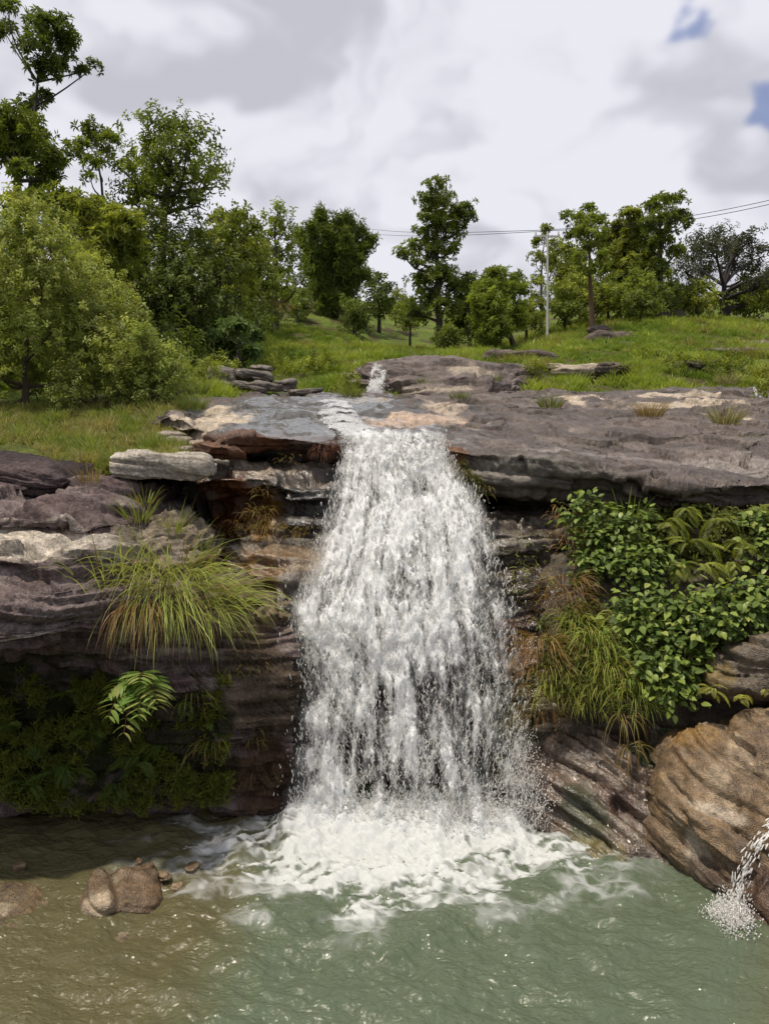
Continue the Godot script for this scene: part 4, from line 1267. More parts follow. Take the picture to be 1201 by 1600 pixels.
	# thin jet down the brown boulder and where it lands
	var ring := thing("froth_patch", "ring of white froth on the pool around the jet's splash", "froth", Vector3.ZERO)
	froth_patch(ring, [R([1085, 1425, 5.25, 1130, 1415, 5.25, 1175, 1425, 5.15]), R([1090, 1448, 5.08, 1135, 1444, 5.08, 1180, 1450, 5.0]), R([1100, 1475, 4.9, 1145, 1475, 4.9, 1185, 1478, 4.86])], 0.02, 0.7)
	splash("jet_splash", "white splash where a thin jet hits the pool by the brown boulder", [[1140, 1450, 5.0], [1135, 1435, 5.05], [1155, 1440, 5.0], [1120, 1440, 5.05], [1145, 1410, 5.1], [1150, 1460, 4.9], [1130, 1450, 5.0], [1142, 1438, 5.0]], 0.15, 8000, null, 0.7)
	thin_jet([[1240, 1262, 5.16], [1205, 1290, 5.14], [1185, 1318, 5.1], [1168, 1345, 5.09], [1155, 1375, 5.1], [1148, 1405, 5.1], [1142, 1440, 5.02]])

func froth_patch(parent: Node3D, rows: Array, lift: float, gain: float) -> void:
	var g := loft(rows, 0.035)
	var p: PackedVector3Array = g[0]
	var w: int = g[1]
	var h: int = g[2]
	var c := PackedColorArray()
	var t := PackedVector2Array()
	for i in p.size():
		var q := p[i]
		var x := float(i % w) / (w - 1)
		var y := float(i / w) / (h - 1)
		p[i] += Vector3(0, 0.7, 0.7) * (lift + 0.05 * fb.get_noise_3d(q.x * 5, q.y * 5, q.z * 3))
		c.push_back(Color(0.9, 0.92, 0.94, clampf((gain + 0.5 * nz.get_noise_3d(q.x * 3, q.y * 3, q.z * 2)) * sm(0.0, 0.25, x) * sm(1.0, 0.75, x) * sm(0.0, 0.12, y), 0, 1)))
		t.push_back(Vector2(q.x * 0.9, (q.z - q.y) * 0.55))
	part("white_water", grid_mesh(p, grid_normals(p, w, h), c, t, w, h), M.fall, parent)

func splash(called: String, label: String, points: Array, spread: float, n: int, parent: Node3D = null, grow := 1.0) -> void:
	if parent == null: parent = thing(called, label, "splash", Vector3.ZERO)
	splash_points(parent, points, spread, n, "drops" if label else called, grow)

func splash_points(parent: Node3D, points: Array, spread: float, n: int, called: String, grow: float) -> void:
	var xf: Array[Transform3D] = []
	var cols := PackedColorArray()
	for i in n:
		var a: Array = points[rng.randi() % points.size()]
		var b: Array = points[rng.randi() % points.size()]
		var ctr := spot(a[0], a[1], a[2])
		var near := spot(b[0], b[1], b[2])
		if near.distance_to(ctr) < 0.5: ctr = ctr.lerp(near, rng.randf() * 0.5)
		var d := rdir() * spread * pow(rng.randf(), 0.9)
		d.y = absf(d.y) * 1.1 - 0.03
		var s := lerpf(0.0018, 0.0075, pow(rng.randf(), 2.4)) * grow
		xf.append(Transform3D(facing(Vector3(d.x * 4.0, 1, d.z * 4.0), rnd(0, TAU)).scaled_local(Vector3(s, s * rnd(0.9, 2.6), s)), ctr + d))
		var g := rnd(0.9, 0.99)
		cols.push_back(Color(g, g, g))
	scatter(called, drop_mesh, M.drop, xf, cols, parent)

# threads and drops that run along a path
func thin_jet(path: Array) -> void:
	var t := thing("thin_jet", "thin broken jet of water running down the face of the brown boulder", "splash", Vector3.ZERO)
	var xf: Array[Transform3D] = []
	var cols := PackedColorArray()
	for i in 260:
		var f := rng.randf() * (path.size() - 1)
		var k := mini(int(f), path.size() - 2)
		var a := spot(path[k][0], path[k][1], path[k][2])
		var b := spot(path[k + 1][0], path[k + 1][1], path[k + 1][2])
		var s := rnd(0.0015, 0.0045)
		var off := rdir() * 0.075 * pow(rng.randf(), 1.3) + Vector3(0, 0.02, 0.03)
		xf.append(Transform3D(facing(b - a + rdir() * 0.04, rnd(0, TAU)).scaled_local(Vector3(s, s * rnd(3.0, 9.0), s)), a.lerp(b, f - k) + off))
		cols.push_back(Color(0.96, 0.97, 0.98))
	scatter("drops", drop_mesh, M.drop, xf, cols, t)

func foam_amount(x: float, z: float) -> float:
	var e := Vector2((x - 0.08) / 1.36, (z + 6.02) / 0.78)
	if z > -6.02: e.y = (z + 6.02) / 0.86
	var d := 1.0 - e.length() + 0.28 * fb.get_noise_2d(x * 1.6, z * 1.8)
	return d

func build_foam() -> void:
	var nx := 330
	var nzz := 210
	var p := PackedVector3Array()
	var c := PackedColorArray()
	for i in nzz + 1:
		var z := lerpf(-6.9, -4.3, float(i) / nzz)
		for j in nx + 1:
			var x := lerpf(-2.2, 2.3, float(j) / nx)
			var d := foam_amount(x, z)
			if d < -0.75:
				p.push_back(Vector3(x, wave(x, z) - 0.02, z))
				c.push_back(Color(0.9, 0.92, 0.925, 0.0))
				continue
			var wx := x + 0.10 * fb.get_noise_3d(x * 2.2, 3, z * 2.2)
			var wz := z + 0.10 * fb.get_noise_3d(x * 2.2, 9, z * 2.2)
			var mound := 0.15 * exp(-pow((z + 6.28) / 0.22, 2)) * sm(1.5, 0.6, absf(x - 0.05))
			var bil := absf(fb.get_noise_3d(wx * 2.6, 8, wz * 3.8))
			var bub := fb.get_noise_3d(wx * 8.0, 2, wz * 11.0)
			var y := wave(x, z) + 0.008 + (mound + 0.06 * (bil - 0.05) + 0.026 * bub + 0.012 * nz.get_noise_3d(x * 32.0, 1, z * 40.0)) * sm(-0.05, 0.4, d)
			p.push_back(Vector3(x, y, z))
			var net := sm(-0.72, -0.98, cl.get_noise_3d(wx * 3.4, 0.3, wz * 5.2)) * 0.8 + sm(-0.7, -0.97, cl.get_noise_3d(wx * 8.0, 0.3, wz * 11.0)) * 0.6
			var patch := sm(0.08, 0.34, d + 0.5 * fb.get_noise_3d(wx * 2.0, 5, wz * 3.8) + 0.5 * bub)
			var far := sm(-0.75, -0.05, d) * sm(-0.1, 0.35, fb.get_noise_3d(wx * 1.4, 7, wz * 2.6) + 0.25 * d + 0.1)
			c.push_back(Color(0.9, 0.92, 0.925, clampf(patch * (0.86 + 0.5 * bub) + net * far * 0.55 + 0.5 * sm(0.35, 0.6, d), 0.0, 1.0)))
	tag(part("foam", grid_mesh(p, grid_normals(p, nx + 1, nzz + 1), c, PackedVector2Array(), nx + 1, nzz + 1), M.foam), "white foam spreading on the pool at the foot of the fall", "foam", "", "stuff")

# ------------------------------------------------------------------ trees and shrubs
func build_trees() -> void:
	var DK := Color(0.038, 0.062, 0.014)
	var MD := Color(0.062, 0.098, 0.018)
	var LT := Color(0.10, 0.15, 0.022)
	var YL := Color(0.15, 0.20, 0.03)
	var g := "trees on the wooded left hillside"
	tree("tall_tree", "tall clumpy tree with bare lower twigs, at the picture's upper left corner", {"at": [42, 470, 22.0], "tip": [62, 90], "r": 0.115, "sag": 0.03, "bend": 0.03, "kind": "whorl", "size": 0.30, "dens": 0.55, "depth": 0.8, "ca": DK, "cb": MD, "bark": Color(0.05, 0.038, 0.04), "twigs": 9,
		"clumps": [62, 38, 20, 96, 40, 18, 90, 70, 30, 55, 75, 22, 108, 62, 16, 68, 105, 22, 95, 108, 16, 148, 104, 9, 130, 112, 7, 70, 150, 12, 50, 168, 18, 15, 12, 16, 8, 50, 18]}, "tree", g)
	tree("bushy_tree", "dense dark green tree with two trunks below the tall clumpy tree", {"at": [15, 475, 20.5], "tip": [20, 200], "r": 0.16, "kind": "whorl", "size": 0.3, "dens": 0.8, "ca": DK, "cb": LT, "twigs": 6,
		"clumps": [15, 195, 32, 50, 205, 26, 10, 235, 36, 52, 235, 28, 78, 252, 22, -30, 220, 40, 30, 270, 16, 70, 282, 22, 92, 262, 12]}, "tree", g)
	tree("thin_tree", "small tree with a round yellow-green head on a thin stem between taller trees", {"at": [172, 480, 21.0], "tip": [150, 235], "r": 0.08, "kind": "whorl", "size": 0.27, "dens": 0.55, "ca": MD, "cb": LT,
		"clumps": [140, 205, 16, 160, 225, 24, 128, 232, 14, 175, 218, 14, 148, 255, 14, 115, 238, 12, 142, 275, 9]}, "tree", g)
	tree("round_tree", "large round-headed tree, tallest on the left hillside's right part", {"at": [258, 520, 22.0], "tip": [270, 250], "r": 0.2, "kind": "bush", "size": 0.4, "dens": 0.8, "ca": DK, "cb": LT, "depth": 1.3,
		"clumps": [232, 200, 24, 268, 205, 28, 302, 220, 26, 250, 235, 36, 290, 250, 38, 322, 262, 26, 225, 262, 34, 200, 275, 26, 258, 285, 40, 312, 292, 30, 338, 292, 14, 232, 312, 34, 278, 325, 34, 310, 322, 18, 205, 315, 26, 245, 350, 30]}, "tree", g)
	tree("broadleaf_tree", "bright green leafy tree below the thin tree, behind the great shrub", {"at": [150, 530, 18.0], "tip": [150, 370], "r": 0.12, "kind": "whorl", "size": 0.3, "dens": 1.0, "ca": MD, "cb": YL,
		"clumps": [95, 320, 26, 130, 330, 26, 160, 345, 30, 195, 355, 28, 120, 365, 34, 165, 385, 36, 200, 395, 28, 140, 410, 34, 185, 425, 30, 60, 318, 18, 30, 325, 20]}, "tree", g)
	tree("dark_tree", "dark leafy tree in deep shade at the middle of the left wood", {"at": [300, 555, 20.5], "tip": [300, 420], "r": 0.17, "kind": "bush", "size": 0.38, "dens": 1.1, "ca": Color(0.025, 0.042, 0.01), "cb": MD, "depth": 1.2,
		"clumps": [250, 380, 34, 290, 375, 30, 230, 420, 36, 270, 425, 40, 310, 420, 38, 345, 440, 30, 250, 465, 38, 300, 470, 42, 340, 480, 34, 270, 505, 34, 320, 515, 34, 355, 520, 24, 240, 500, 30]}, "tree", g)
	tree("green_tree", "sunlit mid green tree right of the large round tree", {"at": [360, 545, 25.0], "tip": [355, 370], "r": 0.14, "kind": "dense", "size": 0.42, "dens": 1.15, "ca": MD, "cb": YL, "depth": 1.2,
		"clumps": [345, 345, 20, 372, 342, 20, 395, 358, 18, 330, 372, 26, 362, 375, 30, 395, 388, 24, 345, 405, 34, 380, 415, 32, 320, 405, 24, 360, 450, 34, 390, 455, 24]}, "tree", g)
	tree("feathery_tree", "loose feathery tree left of the bamboo clump", {"at": [432, 505, 31.0], "tip": [432, 345], "r": 0.11, "kind": "bush", "size": 0.42, "dens": 0.8, "ca": MD, "cb": LT,
		"clumps": [435, 332, 12, 420, 345, 14, 448, 352, 16, 425, 372, 20, 450, 382, 22, 432, 405, 26, 458, 415, 18, 410, 425, 24, 440, 440, 26, 462, 448, 18, 415, 465, 24, 445, 470, 22]}, "tree", g)
	tree("mango_tree", "low round dark glossy-leaved tree at the stream's left bank", {"at": [372, 568, 19.0], "tip": [372, 530], "r": 0.08, "kind": "whorl", "size": 0.34, "dens": 1.2, "ca": DK, "cb": Color(0.05, 0.10, 0.035),
		"clumps": [370, 515, 20, 352, 530, 20, 390, 530, 18, 372, 545, 22, 355, 552, 14, 392, 550, 12]}, "tree", g)
	tree("scrub_bush", "brownish twiggy bush under the feathery tree", {"at": [425, 512, 30.0], "tip": [425, 485], "r": 0.04, "kind": "bush", "size": 0.32, "dens": 0.5, "ca": Color(0.10, 0.08, 0.035), "cb": Color(0.08, 0.09, 0.03), "twigs": 9,
		"clumps": [412, 485, 14, 430, 480, 14, 446, 488, 12, 420, 498, 12, 440, 500, 12]}, "bush", "")
	tree("leafy_tree", "leafy tree filling the gap between the loose feathery tree and the sunlit green tree", {"at": [405, 520, 29.0], "tip": [405, 430], "r": 0.1, "kind": "dense", "size": 0.42, "dens": 0.9, "ca": DK, "cb": LT, "depth": 1.2,
		"clumps": [400, 395, 20, 412, 420, 24, 392, 440, 26, 415, 450, 20, 395, 472, 22]}, "tree", g)
	tree("scrub_bush", "green bush on the slope at the left of the bamboo's foot", {"at": [465, 500, 34.0], "tip": [465, 470], "r": 0.05, "kind": "dense", "size": 0.4, "dens": 0.9, "ca": DK, "cb": LT,
		"clumps": [465, 462, 16, 452, 478, 16, 478, 480, 16, 466, 490, 16]}, "bush", "")
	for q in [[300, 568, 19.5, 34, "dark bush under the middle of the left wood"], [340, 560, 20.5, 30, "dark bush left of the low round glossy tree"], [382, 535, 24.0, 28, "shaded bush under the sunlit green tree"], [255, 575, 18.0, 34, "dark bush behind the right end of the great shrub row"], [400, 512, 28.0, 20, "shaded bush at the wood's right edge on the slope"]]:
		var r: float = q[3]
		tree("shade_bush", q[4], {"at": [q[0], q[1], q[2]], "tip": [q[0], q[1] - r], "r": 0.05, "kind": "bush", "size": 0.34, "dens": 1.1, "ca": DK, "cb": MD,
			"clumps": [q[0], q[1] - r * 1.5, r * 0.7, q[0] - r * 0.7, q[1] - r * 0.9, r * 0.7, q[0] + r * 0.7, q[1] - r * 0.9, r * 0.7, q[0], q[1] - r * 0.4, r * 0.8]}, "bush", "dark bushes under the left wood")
	bamboo("bamboo_clump", "bamboo clump with drooping feathery plumes on the grassy slope", 520, 500, 37.0)
	tree("shade_bush", "dark bush at the foot of the bamboo clump", {"at": [552, 530, 34.0], "tip": [552, 500], "r": 0.06, "kind": "dense", "size": 0.45, "dens": 1.1, "ca": DK, "cb": MD,
		"clumps": [545, 480, 18, 562, 488, 16, 550, 505, 20, 540, 515, 14, 565, 512, 12]}, "bush", "")
	tree("dark_round_tree", "small dark round tree between the bamboo and the tall slender tree", {"at": [592, 520, 40.0], "tip": [592, 455], "r": 0.11, "kind": "dense", "size": 0.5, "dens": 1.0, "ca": DK, "cb": MD,
		"clumps": [590, 438, 14, 578, 450, 14, 604, 452, 14, 590, 468, 18, 608, 475, 12, 580, 485, 14, 600, 490, 12]}, "tree", "")
	g = "trees beyond the upper rocks"
	tree("slender_tree", "tall slender tree with an open clumpy crown, tallest at the middle", {"at": [688, 553, 27.0], "tip": [680, 300], "r": 0.13, "kind": "whorl", "size": 0.27, "dens": 0.5, "ca": DK, "cb": LT, "depth": 0.7, "twigs": 6, "bend": 0.02,
		"clumps": [682, 292, 16, 668, 312, 16, 692, 318, 18, 728, 328, 15, 712, 340, 20, 738, 336, 9, 678, 342, 24, 700, 362, 22, 665, 368, 18, 630, 398, 12, 645, 388, 14, 650, 410, 12, 682, 392, 22, 705, 390, 12, 660, 440, 20, 690, 430, 26, 708, 450, 18, 668, 470, 24, 695, 480, 24, 650, 490, 16]}, "tree", g)
	tree("small_round_tree", "small round tree just left of the tall slender tree", {"at": [640, 538, 29.0], "tip": [640, 500], "r": 0.05, "kind": "dense", "size": 0.34, "dens": 1.0, "ca": MD, "cb": LT,
		"clumps": [640, 478, 14, 630, 495, 14, 652, 498, 13, 640, 510, 15]}, "tree", g)
	tree("upright_tree", "leafy mid green tree just right of the tall slender tree", {"at": [735, 548, 28.0], "tip": [734, 450], "r": 0.08, "kind": "whorl", "size": 0.3, "dens": 1.0, "ca": DK, "cb": LT,
		"clumps": [735, 440, 12, 722, 455, 16, 745, 460, 16, 730, 482, 22, 750, 490, 16, 720, 508, 18, 742, 515, 20]}, "tree", g)
	tree("leaning_tree", "green tree whose dark trunk leans out over the bank", {"at": [810, 555, 25.0], "tip": [775, 470], "r": 0.1, "kind": "whorl", "size": 0.29, "dens": 1.05, "ca": MD, "cb": LT, "bend": 0.06,
		"clumps": [772, 432, 14, 798, 438, 15, 760, 450, 18, 785, 458, 22, 812, 452, 12, 762, 480, 24, 792, 490, 24, 775, 512, 22, 750, 508, 16, 812, 500, 14]}, "tree", g)
	tree("pole_tree", "thin pale-leaved tree standing around the white pole", {"at": [845, 512, 29.0], "tip": [850, 365], "r": 0.06, "kind": "whorl", "size": 0.26, "dens": 0.4, "ca": MD, "cb": YL, "twigs": 7,
		"clumps": [852, 360, 11, 842, 378, 13, 864, 382, 11, 838, 402, 13, 858, 408, 12, 840, 440, 14, 838, 470, 16]}, "tree", g)
	tree("bright_tree", "dense yellow-green tree behind the slender roadside tree", {"at": [888, 505, 33.0], "tip": [888, 420], "r": 0.12, "kind": "dense", "size": 0.42, "dens": 1.1, "ca": MD, "cb": YL,
		"clumps": [880, 395, 20, 900, 405, 20, 870, 420, 20, 892, 430, 26, 912, 430, 20, 878, 455, 24, 905, 460, 22, 885, 480, 20]}, "tree", g)
	tree("roadside_tree", "slender tree with a straight brown trunk on the crest of the bank", {"at": [925, 515, 25.0], "tip": [918, 345], "r": 0.09, "kind": "whorl", "size": 0.26, "dens": 0.55, "ca": MD, "cb": LT, "bark": Color(0.14, 0.085, 0.05), "bend": 0.01, "twigs": 6,
		"clumps": [918, 330, 13, 905, 345, 14, 932, 345, 13, 885, 340, 11, 912, 365, 17, 935, 370, 13, 895, 370, 13, 920, 392, 16, 938, 400, 10, 905, 405, 13, 928, 420, 12]}, "tree", g)
	tree("spreading_tree", "full green tree in the middle of the right-hand wood", {"at": [985, 495, 31.0], "tip": [980, 400], "r": 0.14, "kind": "whorl", "size": 0.34, "dens": 1.1, "ca": DK, "cb": YL, "depth": 1.3,
		"clumps": [985, 338, 14, 970, 358, 20, 995, 360, 18, 955, 385, 24, 985, 390, 28, 1008, 395, 18, 960, 420, 26, 990, 425, 28, 970, 455, 26, 998, 460, 22]}, "tree", g)
	tree("high_clumpy_tree", "tall tree with separate leaf clumps, highest of the right-hand wood", {"at": [1032, 500, 30.0], "tip": [1032, 330], "r": 0.13, "kind": "whorl", "size": 0.29, "dens": 0.65, "ca": DK, "cb": LT, "twigs": 6,
		"clumps": [1038, 315, 15, 1058, 312, 11, 1020, 322, 14, 1062, 342, 16, 1040, 345, 20, 1076, 346, 8, 1015, 350, 16, 1035, 375, 20, 1055, 395, 14, 1015, 388, 14, 1030, 420, 18]}, "tree", g)
	tree("umbrella_tree", "wide dark grey-green tree with a dome crown and forking trunk, at the right", {"at": [1132, 503, 33.0], "tip": [1132, 440], "r": 0.28, "kind": "bush", "size": 0.42, "dens": 0.85, "ca": Color(0.028, 0.04, 0.026), "cb": Color(0.05, 0.064, 0.045), "bark": Color(0.045, 0.038, 0.036), "depth": 1.8, "twigs": 10, "squash": 0.7, "sag": -0.01,
		"clumps": [1132, 372, 20, 1100, 380, 20, 1165, 380, 20, 1078, 400, 20, 1118, 395, 24, 1150, 398, 24, 1188, 402, 20, 1070, 425, 18, 1100, 422, 22, 1140, 420, 22, 1175, 425, 22, 1198, 430, 16, 1080, 448, 14, 1185, 450, 16, 1210, 452, 14]}, "tree", g)
	g = "bushes along the crest of the right bank"
	for q in [[1000, 500, 27.0, 30, 0, "green bush in front of the full tree of the right-hand wood"], [1090, 500, 30.0, 24, 1, "bright round bush left of the umbrella tree's trunk"], [1045, 498, 31.0, 22, 0, "dark bush between the clumpy tree and the bright round bush"], [950, 495, 29.0, 20, 1, "light bush behind the slender roadside tree's trunk"],
			[905, 503, 30.0, 30, 1, "yellow-green bush left of the slender roadside tree's trunk"], [968, 498, 30.0, 30, 0, "dark bush between the slender roadside tree and the full tree"], [1025, 498, 32.0, 32, 1, "light bush below the tall clumpy tree"], [1170, 500, 34.0, 26, 0, "dark bush right of the umbrella tree's trunk"], [1205, 500, 33.0, 30, 1, "light green bush at the right edge on the crest"], [882, 508, 28.0, 20, 0, "dark green bush just right of the white pole"], [822, 522, 27.5, 20, 1, "light bush between the leaning tree and the white pole"], [700, 548, 26.0, 16, 0, "low dark bush at the foot of the tall slender tree"],
			[765, 552, 25.0, 18, 0, "low dark bush in the shade of the leaning tree"], [618, 500, 43.0, 18, 1, "far light bush left of the tall slender tree"]]:
		var r: float = float(q[3]) * 1.45
		tree("round_bush", q[5], {"at": [q[0], q[1], q[2]], "tip": [q[0], q[1] - r], "r": 0.05, "kind": "dense", "size": 0.36, "dens": 1.0, "ca": MD if q[4] == 1 else DK, "cb": YL if q[4] == 1 else LT,
			"clumps": [q[0], q[1] - r * 1.3, r * 0.6, q[0] - r * 0.6, q[1] - r * 0.8, r * 0.6, q[0] + r * 0.6, q[1] - r * 0.8, r * 0.55, q[0], q[1] - r * 0.5, r * 0.7]}, "bush", g)
	g = "shrubs at the edge of the stream and bank"
	for q in [[498, 588, 19.0, 26, "leafy green shrub on the grass left of the small upper fall"], [455, 592, 18.5, 18, "dark shrub at the right bank of the stream channel"], [430, 580, 20.0, 16, "dark low shrub behind the channel rocks"], [545, 612, 15.5, 16, "grassy green shrub beside the small upper fall"], [1010, 572, 19.0, 18, "yellow-green shrub above the slab's pale bands"],
			[1060, 585, 17.0, 20, "leafy shrub between grey stone and dark outcrop on the right bank"], [1140, 590, 16.5, 24, "wide olive shrub near the trickle at the right"], [960, 590, 16.5, 16, "small shrub on the bank foot beside the cream rock"], [1105, 580, 17.5, 16, "small shrub in front of the long low outcrop"], [840, 588, 16.0, 13, "low shrub at the left of the cream rocks"], [1197, 618, 12.8, 26, "round clipped-looking bright bush at the right edge"], [340, 590, 16.5, 22, "olive shrub on the left stream bank beside the great shrub"], [318, 600, 14.5, 24, "light grassy shrub at the end of the great shrub"]]:
		var r: float = q[3]
		tree("bank_shrub", q[4], {"at": [q[0], q[1], q[2]], "tip": [q[0], q[1] - r * 0.7], "r": 0.02, "kind": "bush", "size": 0.2, "dens": 0.75, "depth": 0.3, "ca": MD, "cb": YL, "twigs": 3,
			"clumps": [q[0], q[1] - r * 1.0, r * 0.55, q[0] - r * 0.7, q[1] - r * 0.6, r * 0.6, q[0] + r * 0.7, q[1] - r * 0.6, r * 0.6, q[0] - r * 0.2, q[1] - r * 0.35, r * 0.6]}, "shrub", g)
	# the great shrub on the left
	g = "great shrubs of the left bank"
	var OA := Color(0.08, 0.122, 0.026)
	var OB := Color(0.17, 0.225, 0.06)
	tree("great_shrub", "tall olive green shrub filling the left edge", {"at": [40, 640, 12.0], "tip": [40, 450], "r": 0.06, "kind": "bush", "size": 0.17, "dens": 1.0, "depth": 0.9, "ca": OA, "cb": OB, "twigs": 8, "bark": Color(0.12, 0.09, 0.06),
		"clumps": [-20, 370, 50, 40, 375, 45, 80, 400, 40, 10, 430, 60, 65, 450, 55, -30, 500, 60, 30, 520, 60, 80, 520, 45, 0, 580, 55, 60, 600, 50, 20, 480, 55, 90, 470, 45, 100, 580, 50, 40, 330, 26, 90, 355, 26, -60, 430, 60, -60, 570, 60, -60, 640, 50]}, "shrub", g)
	tree("great_shrub", "middle olive shrub sloping down from the tall one", {"at": [150, 650, 11.5], "tip": [150, 520], "r": 0.05, "kind": "bush", "size": 0.165, "dens": 1.0, "depth": 0.8, "ca": OA, "cb": OB, "twigs": 8, "bark": Color(0.12, 0.09, 0.06),
		"clumps": [120, 440, 35, 155, 460, 38, 110, 480, 45, 165, 510, 45, 195, 500, 30, 130, 545, 48, 190, 555, 45, 150, 600, 45, 200, 605, 40, 110, 610, 35, 140, 420, 26, 180, 470, 30, 215, 510, 26, 165, 560, 45]}, "shrub", g)
	tree("great_shrub", "lowest, nearest shrub at the right end of the great shrub row", {"at": [245, 650, 11.0], "tip": [245, 580], "r": 0.04, "kind": "bush", "size": 0.16, "dens": 1.0, "depth": 0.6, "ca": OA, "cb": Color(0.13, 0.185, 0.05), "twigs": 8, "bark": Color(0.12, 0.09, 0.06),
		"clumps": [222, 535, 26, 250, 560, 34, 275, 575, 24, 225, 590, 40, 265, 605, 34, 245, 625, 32, 282, 612, 16, 210, 630, 32]}, "shrub", g)

	pole_and_wires()

	# grass over the hillside
	var tuft := MB.new()
	for i in 14:
		var a := rnd(0, TAU)
		blade(tuft, Vector3(cos(a), 0, sin(a)) * rnd(0, 0.4), Vector3(cos(a) * 0.5, 1, sin(a) * 0.5), rnd(0.5, 1.0), 0.07, 0.8, Color.WHITE * rnd(0.8, 1.1), Color.WHITE, 2)
	var mesh := tuft.commit()
	var xf: Array[Transform3D] = []
	var cols := PackedColorArray()
	while xf.size() < 36000:
		var i := rng.randi() % (hill_h - 1)
		var j := rng.randi() % (hill_w - 1)
		var p := hill_pts[i * hill_w + j].lerp(hill_pts[(i + 1) * hill_w + j + 1], rng.randf())
		if p.z < -62 or p.z > -13.6: continue
		if absf(p.x) > 2.0 - p.z * 0.52: continue
		var f := fb.get_noise_3d(p.x * 0.35, 1, p.z * 0.35)
		if fb.get_noise_3d(p.x * 0.7 + 9, 4, p.z * 0.7) > 0.14 + rnd(-0.06, 0.06): continue
		var s := rnd(0.10, 0.30) * (1.0 + 0.8 * f)
		xf.append(Transform3D(facing(Vector3(rnd(-0.3, 0.3), 1, rnd(-0.3, 0.3)), rnd(0, TAU)).scaled_local(Vector3(s * 1.3, s, s * 1.3)), p))
		cols.push_back(Color(0.17, 0.25, 0.033).lerp(Color(0.32, 0.39, 0.07), clampf(0.5 + f * 2.2 + rnd(-0.35, 0.35), 0, 1)).lerp(Color(0.26, 0.20, 0.08), sm(0.1, 0.35, fb.get_noise_3d(p.x * 0.9, 8, p.z * 0.9)) * 0.6))
	tag(scatter("hill_grass", mesh, M.leaf, xf, cols), "bright green grass on the hillside", "grass", "", "stuff")
	# rough grass strip on the left bank
	xf = []
	cols = PackedColorArray()
	while xf.size() < 5200:
		var px := rnd(-120, 320)
		var py := rnd(632, 745)
		if py > 700 + 30 * sm(30, 130, px) + 20 * sm(130, 200, px) and px < 260: continue
		if px > 285 and py > 655: continue
		var z := lerpf(11.5, 7.9, sm(640, 740, py))
		var p := hill_at(spot(px, py, z))
		var s := rnd(0.06, 0.17) * (1.0 + 0.9 * fb.get_noise_2d(px * 0.02, py * 0.03))
		xf.append(Transform3D(facing(Vector3(rnd(-0.5, 0.5), 1, rnd(-0.5, 0.5)), rnd(0, TAU)).scaled_local(Vector3(s * 1.2, s, s * 1.2)), p))
		cols.push_back(Color(0.22, 0.27, 0.055).lerp(Color(0.36, 0.32, 0.13), clampf(0.35 + 1.5 * fb.get_noise_2d(px * 0.015, py * 0.04) + rnd(-0.3, 0.3), 0, 1)))
	tag(scatter("bank_grass", mesh, M.leaf, xf, cols), "rough yellow-green grass strip on the left bank", "grass", "", "stuff")

# the hill's surface nearest below or above a point, by its nearest vertex
func hill_at(q: Vector3) -> Vector3:
	var best := Vector3.ZERO
	var d := 1e9
	var lo := 0
	# rows run from far to near: find the row by distance first
	for i in range(hill_h - 1, 0, -1):
		if hill_pts[i * hill_w + hill_w / 2].z < q.z:
			lo = i
			break
	for i in range(maxi(lo - 2, 0), mini(lo + 3, hill_h)):
		for j in hill_w:
			var p := hill_pts[i * hill_w + j]
			var e := Vector2(p.x - q.x, p.z - q.z).length_squared()
			if e < d:
				d = e
				best = p
	return Vector3(q.x, best.y, q.z)

func bamboo(called: String, label: String, bx: float, by: float, z: float) -> void:
	var foot := spot(bx, by, z)
	var t := thing(called, label, "bamboo", foot)
	var xf: Array[Transform3D] = []
	var cols := PackedColorArray()
	var tips := [[505, 332], [528, 338], [485, 350], [550, 345], [472, 372], [575, 375], [512, 350], [540, 360], [492, 380], [562, 400], [525, 385], [480, 410], [548, 425], [505, 415], [532, 440], [490, 445], [516, 460], [498, 326], [566, 352], [583, 368], [466, 360], [540, 330], [476, 395], [572, 420]]
	for tp in tips:
		var tip := spot(tp[0], tp[1], z + rnd(-1, 1))
		var s := foot + Vector3(rnd(-0.5, 0.5), 0, rnd(-0.4, 0.4))
		var pts := []
		var mid := s.lerp(tip, 0.55)
		mid.x = lerpf(s.x, tip.x, 0.3)
		mid.y += 0.12 * s.distance_to(tip)
		for i in 8:
			var f := i / 7.0
			pts.append(s.lerp(mid, f).lerp(mid.lerp(tip, f), f) - foot)
		var mb := MB.new()
		tube(mb, pts, 0.045, 0.012, 6, Color(0.11, 0.12, 0.045))
		part("culm", mb.commit(), M.bark, t)
		for i in 75:
			var f := pow(rnd(0.1, 1.0), 0.7)
			var k := mini(int(f * 7), 6)
			var p: Vector3 = (pts[k] as Vector3).lerp(pts[k + 1], f * 7 - k) + rdir() * rnd(0.03, 0.4) * (1.25 - f * 0.85)
			xf.append(Transform3D(facing(Vector3(rnd(-1, 1), rnd(-0.9, 0.4), rnd(-1, 1)), rnd(0, TAU)).scaled(Vector3.ONE * rnd(0.35, 0.6)), p))
			cols.push_back(Color(0.10, 0.14, 0.03).lerp(Color(0.21, 0.26, 0.055), rng.randf()))
	scatter("foliage", sprays["narrow"][0], M.leaf, xf, cols, t)

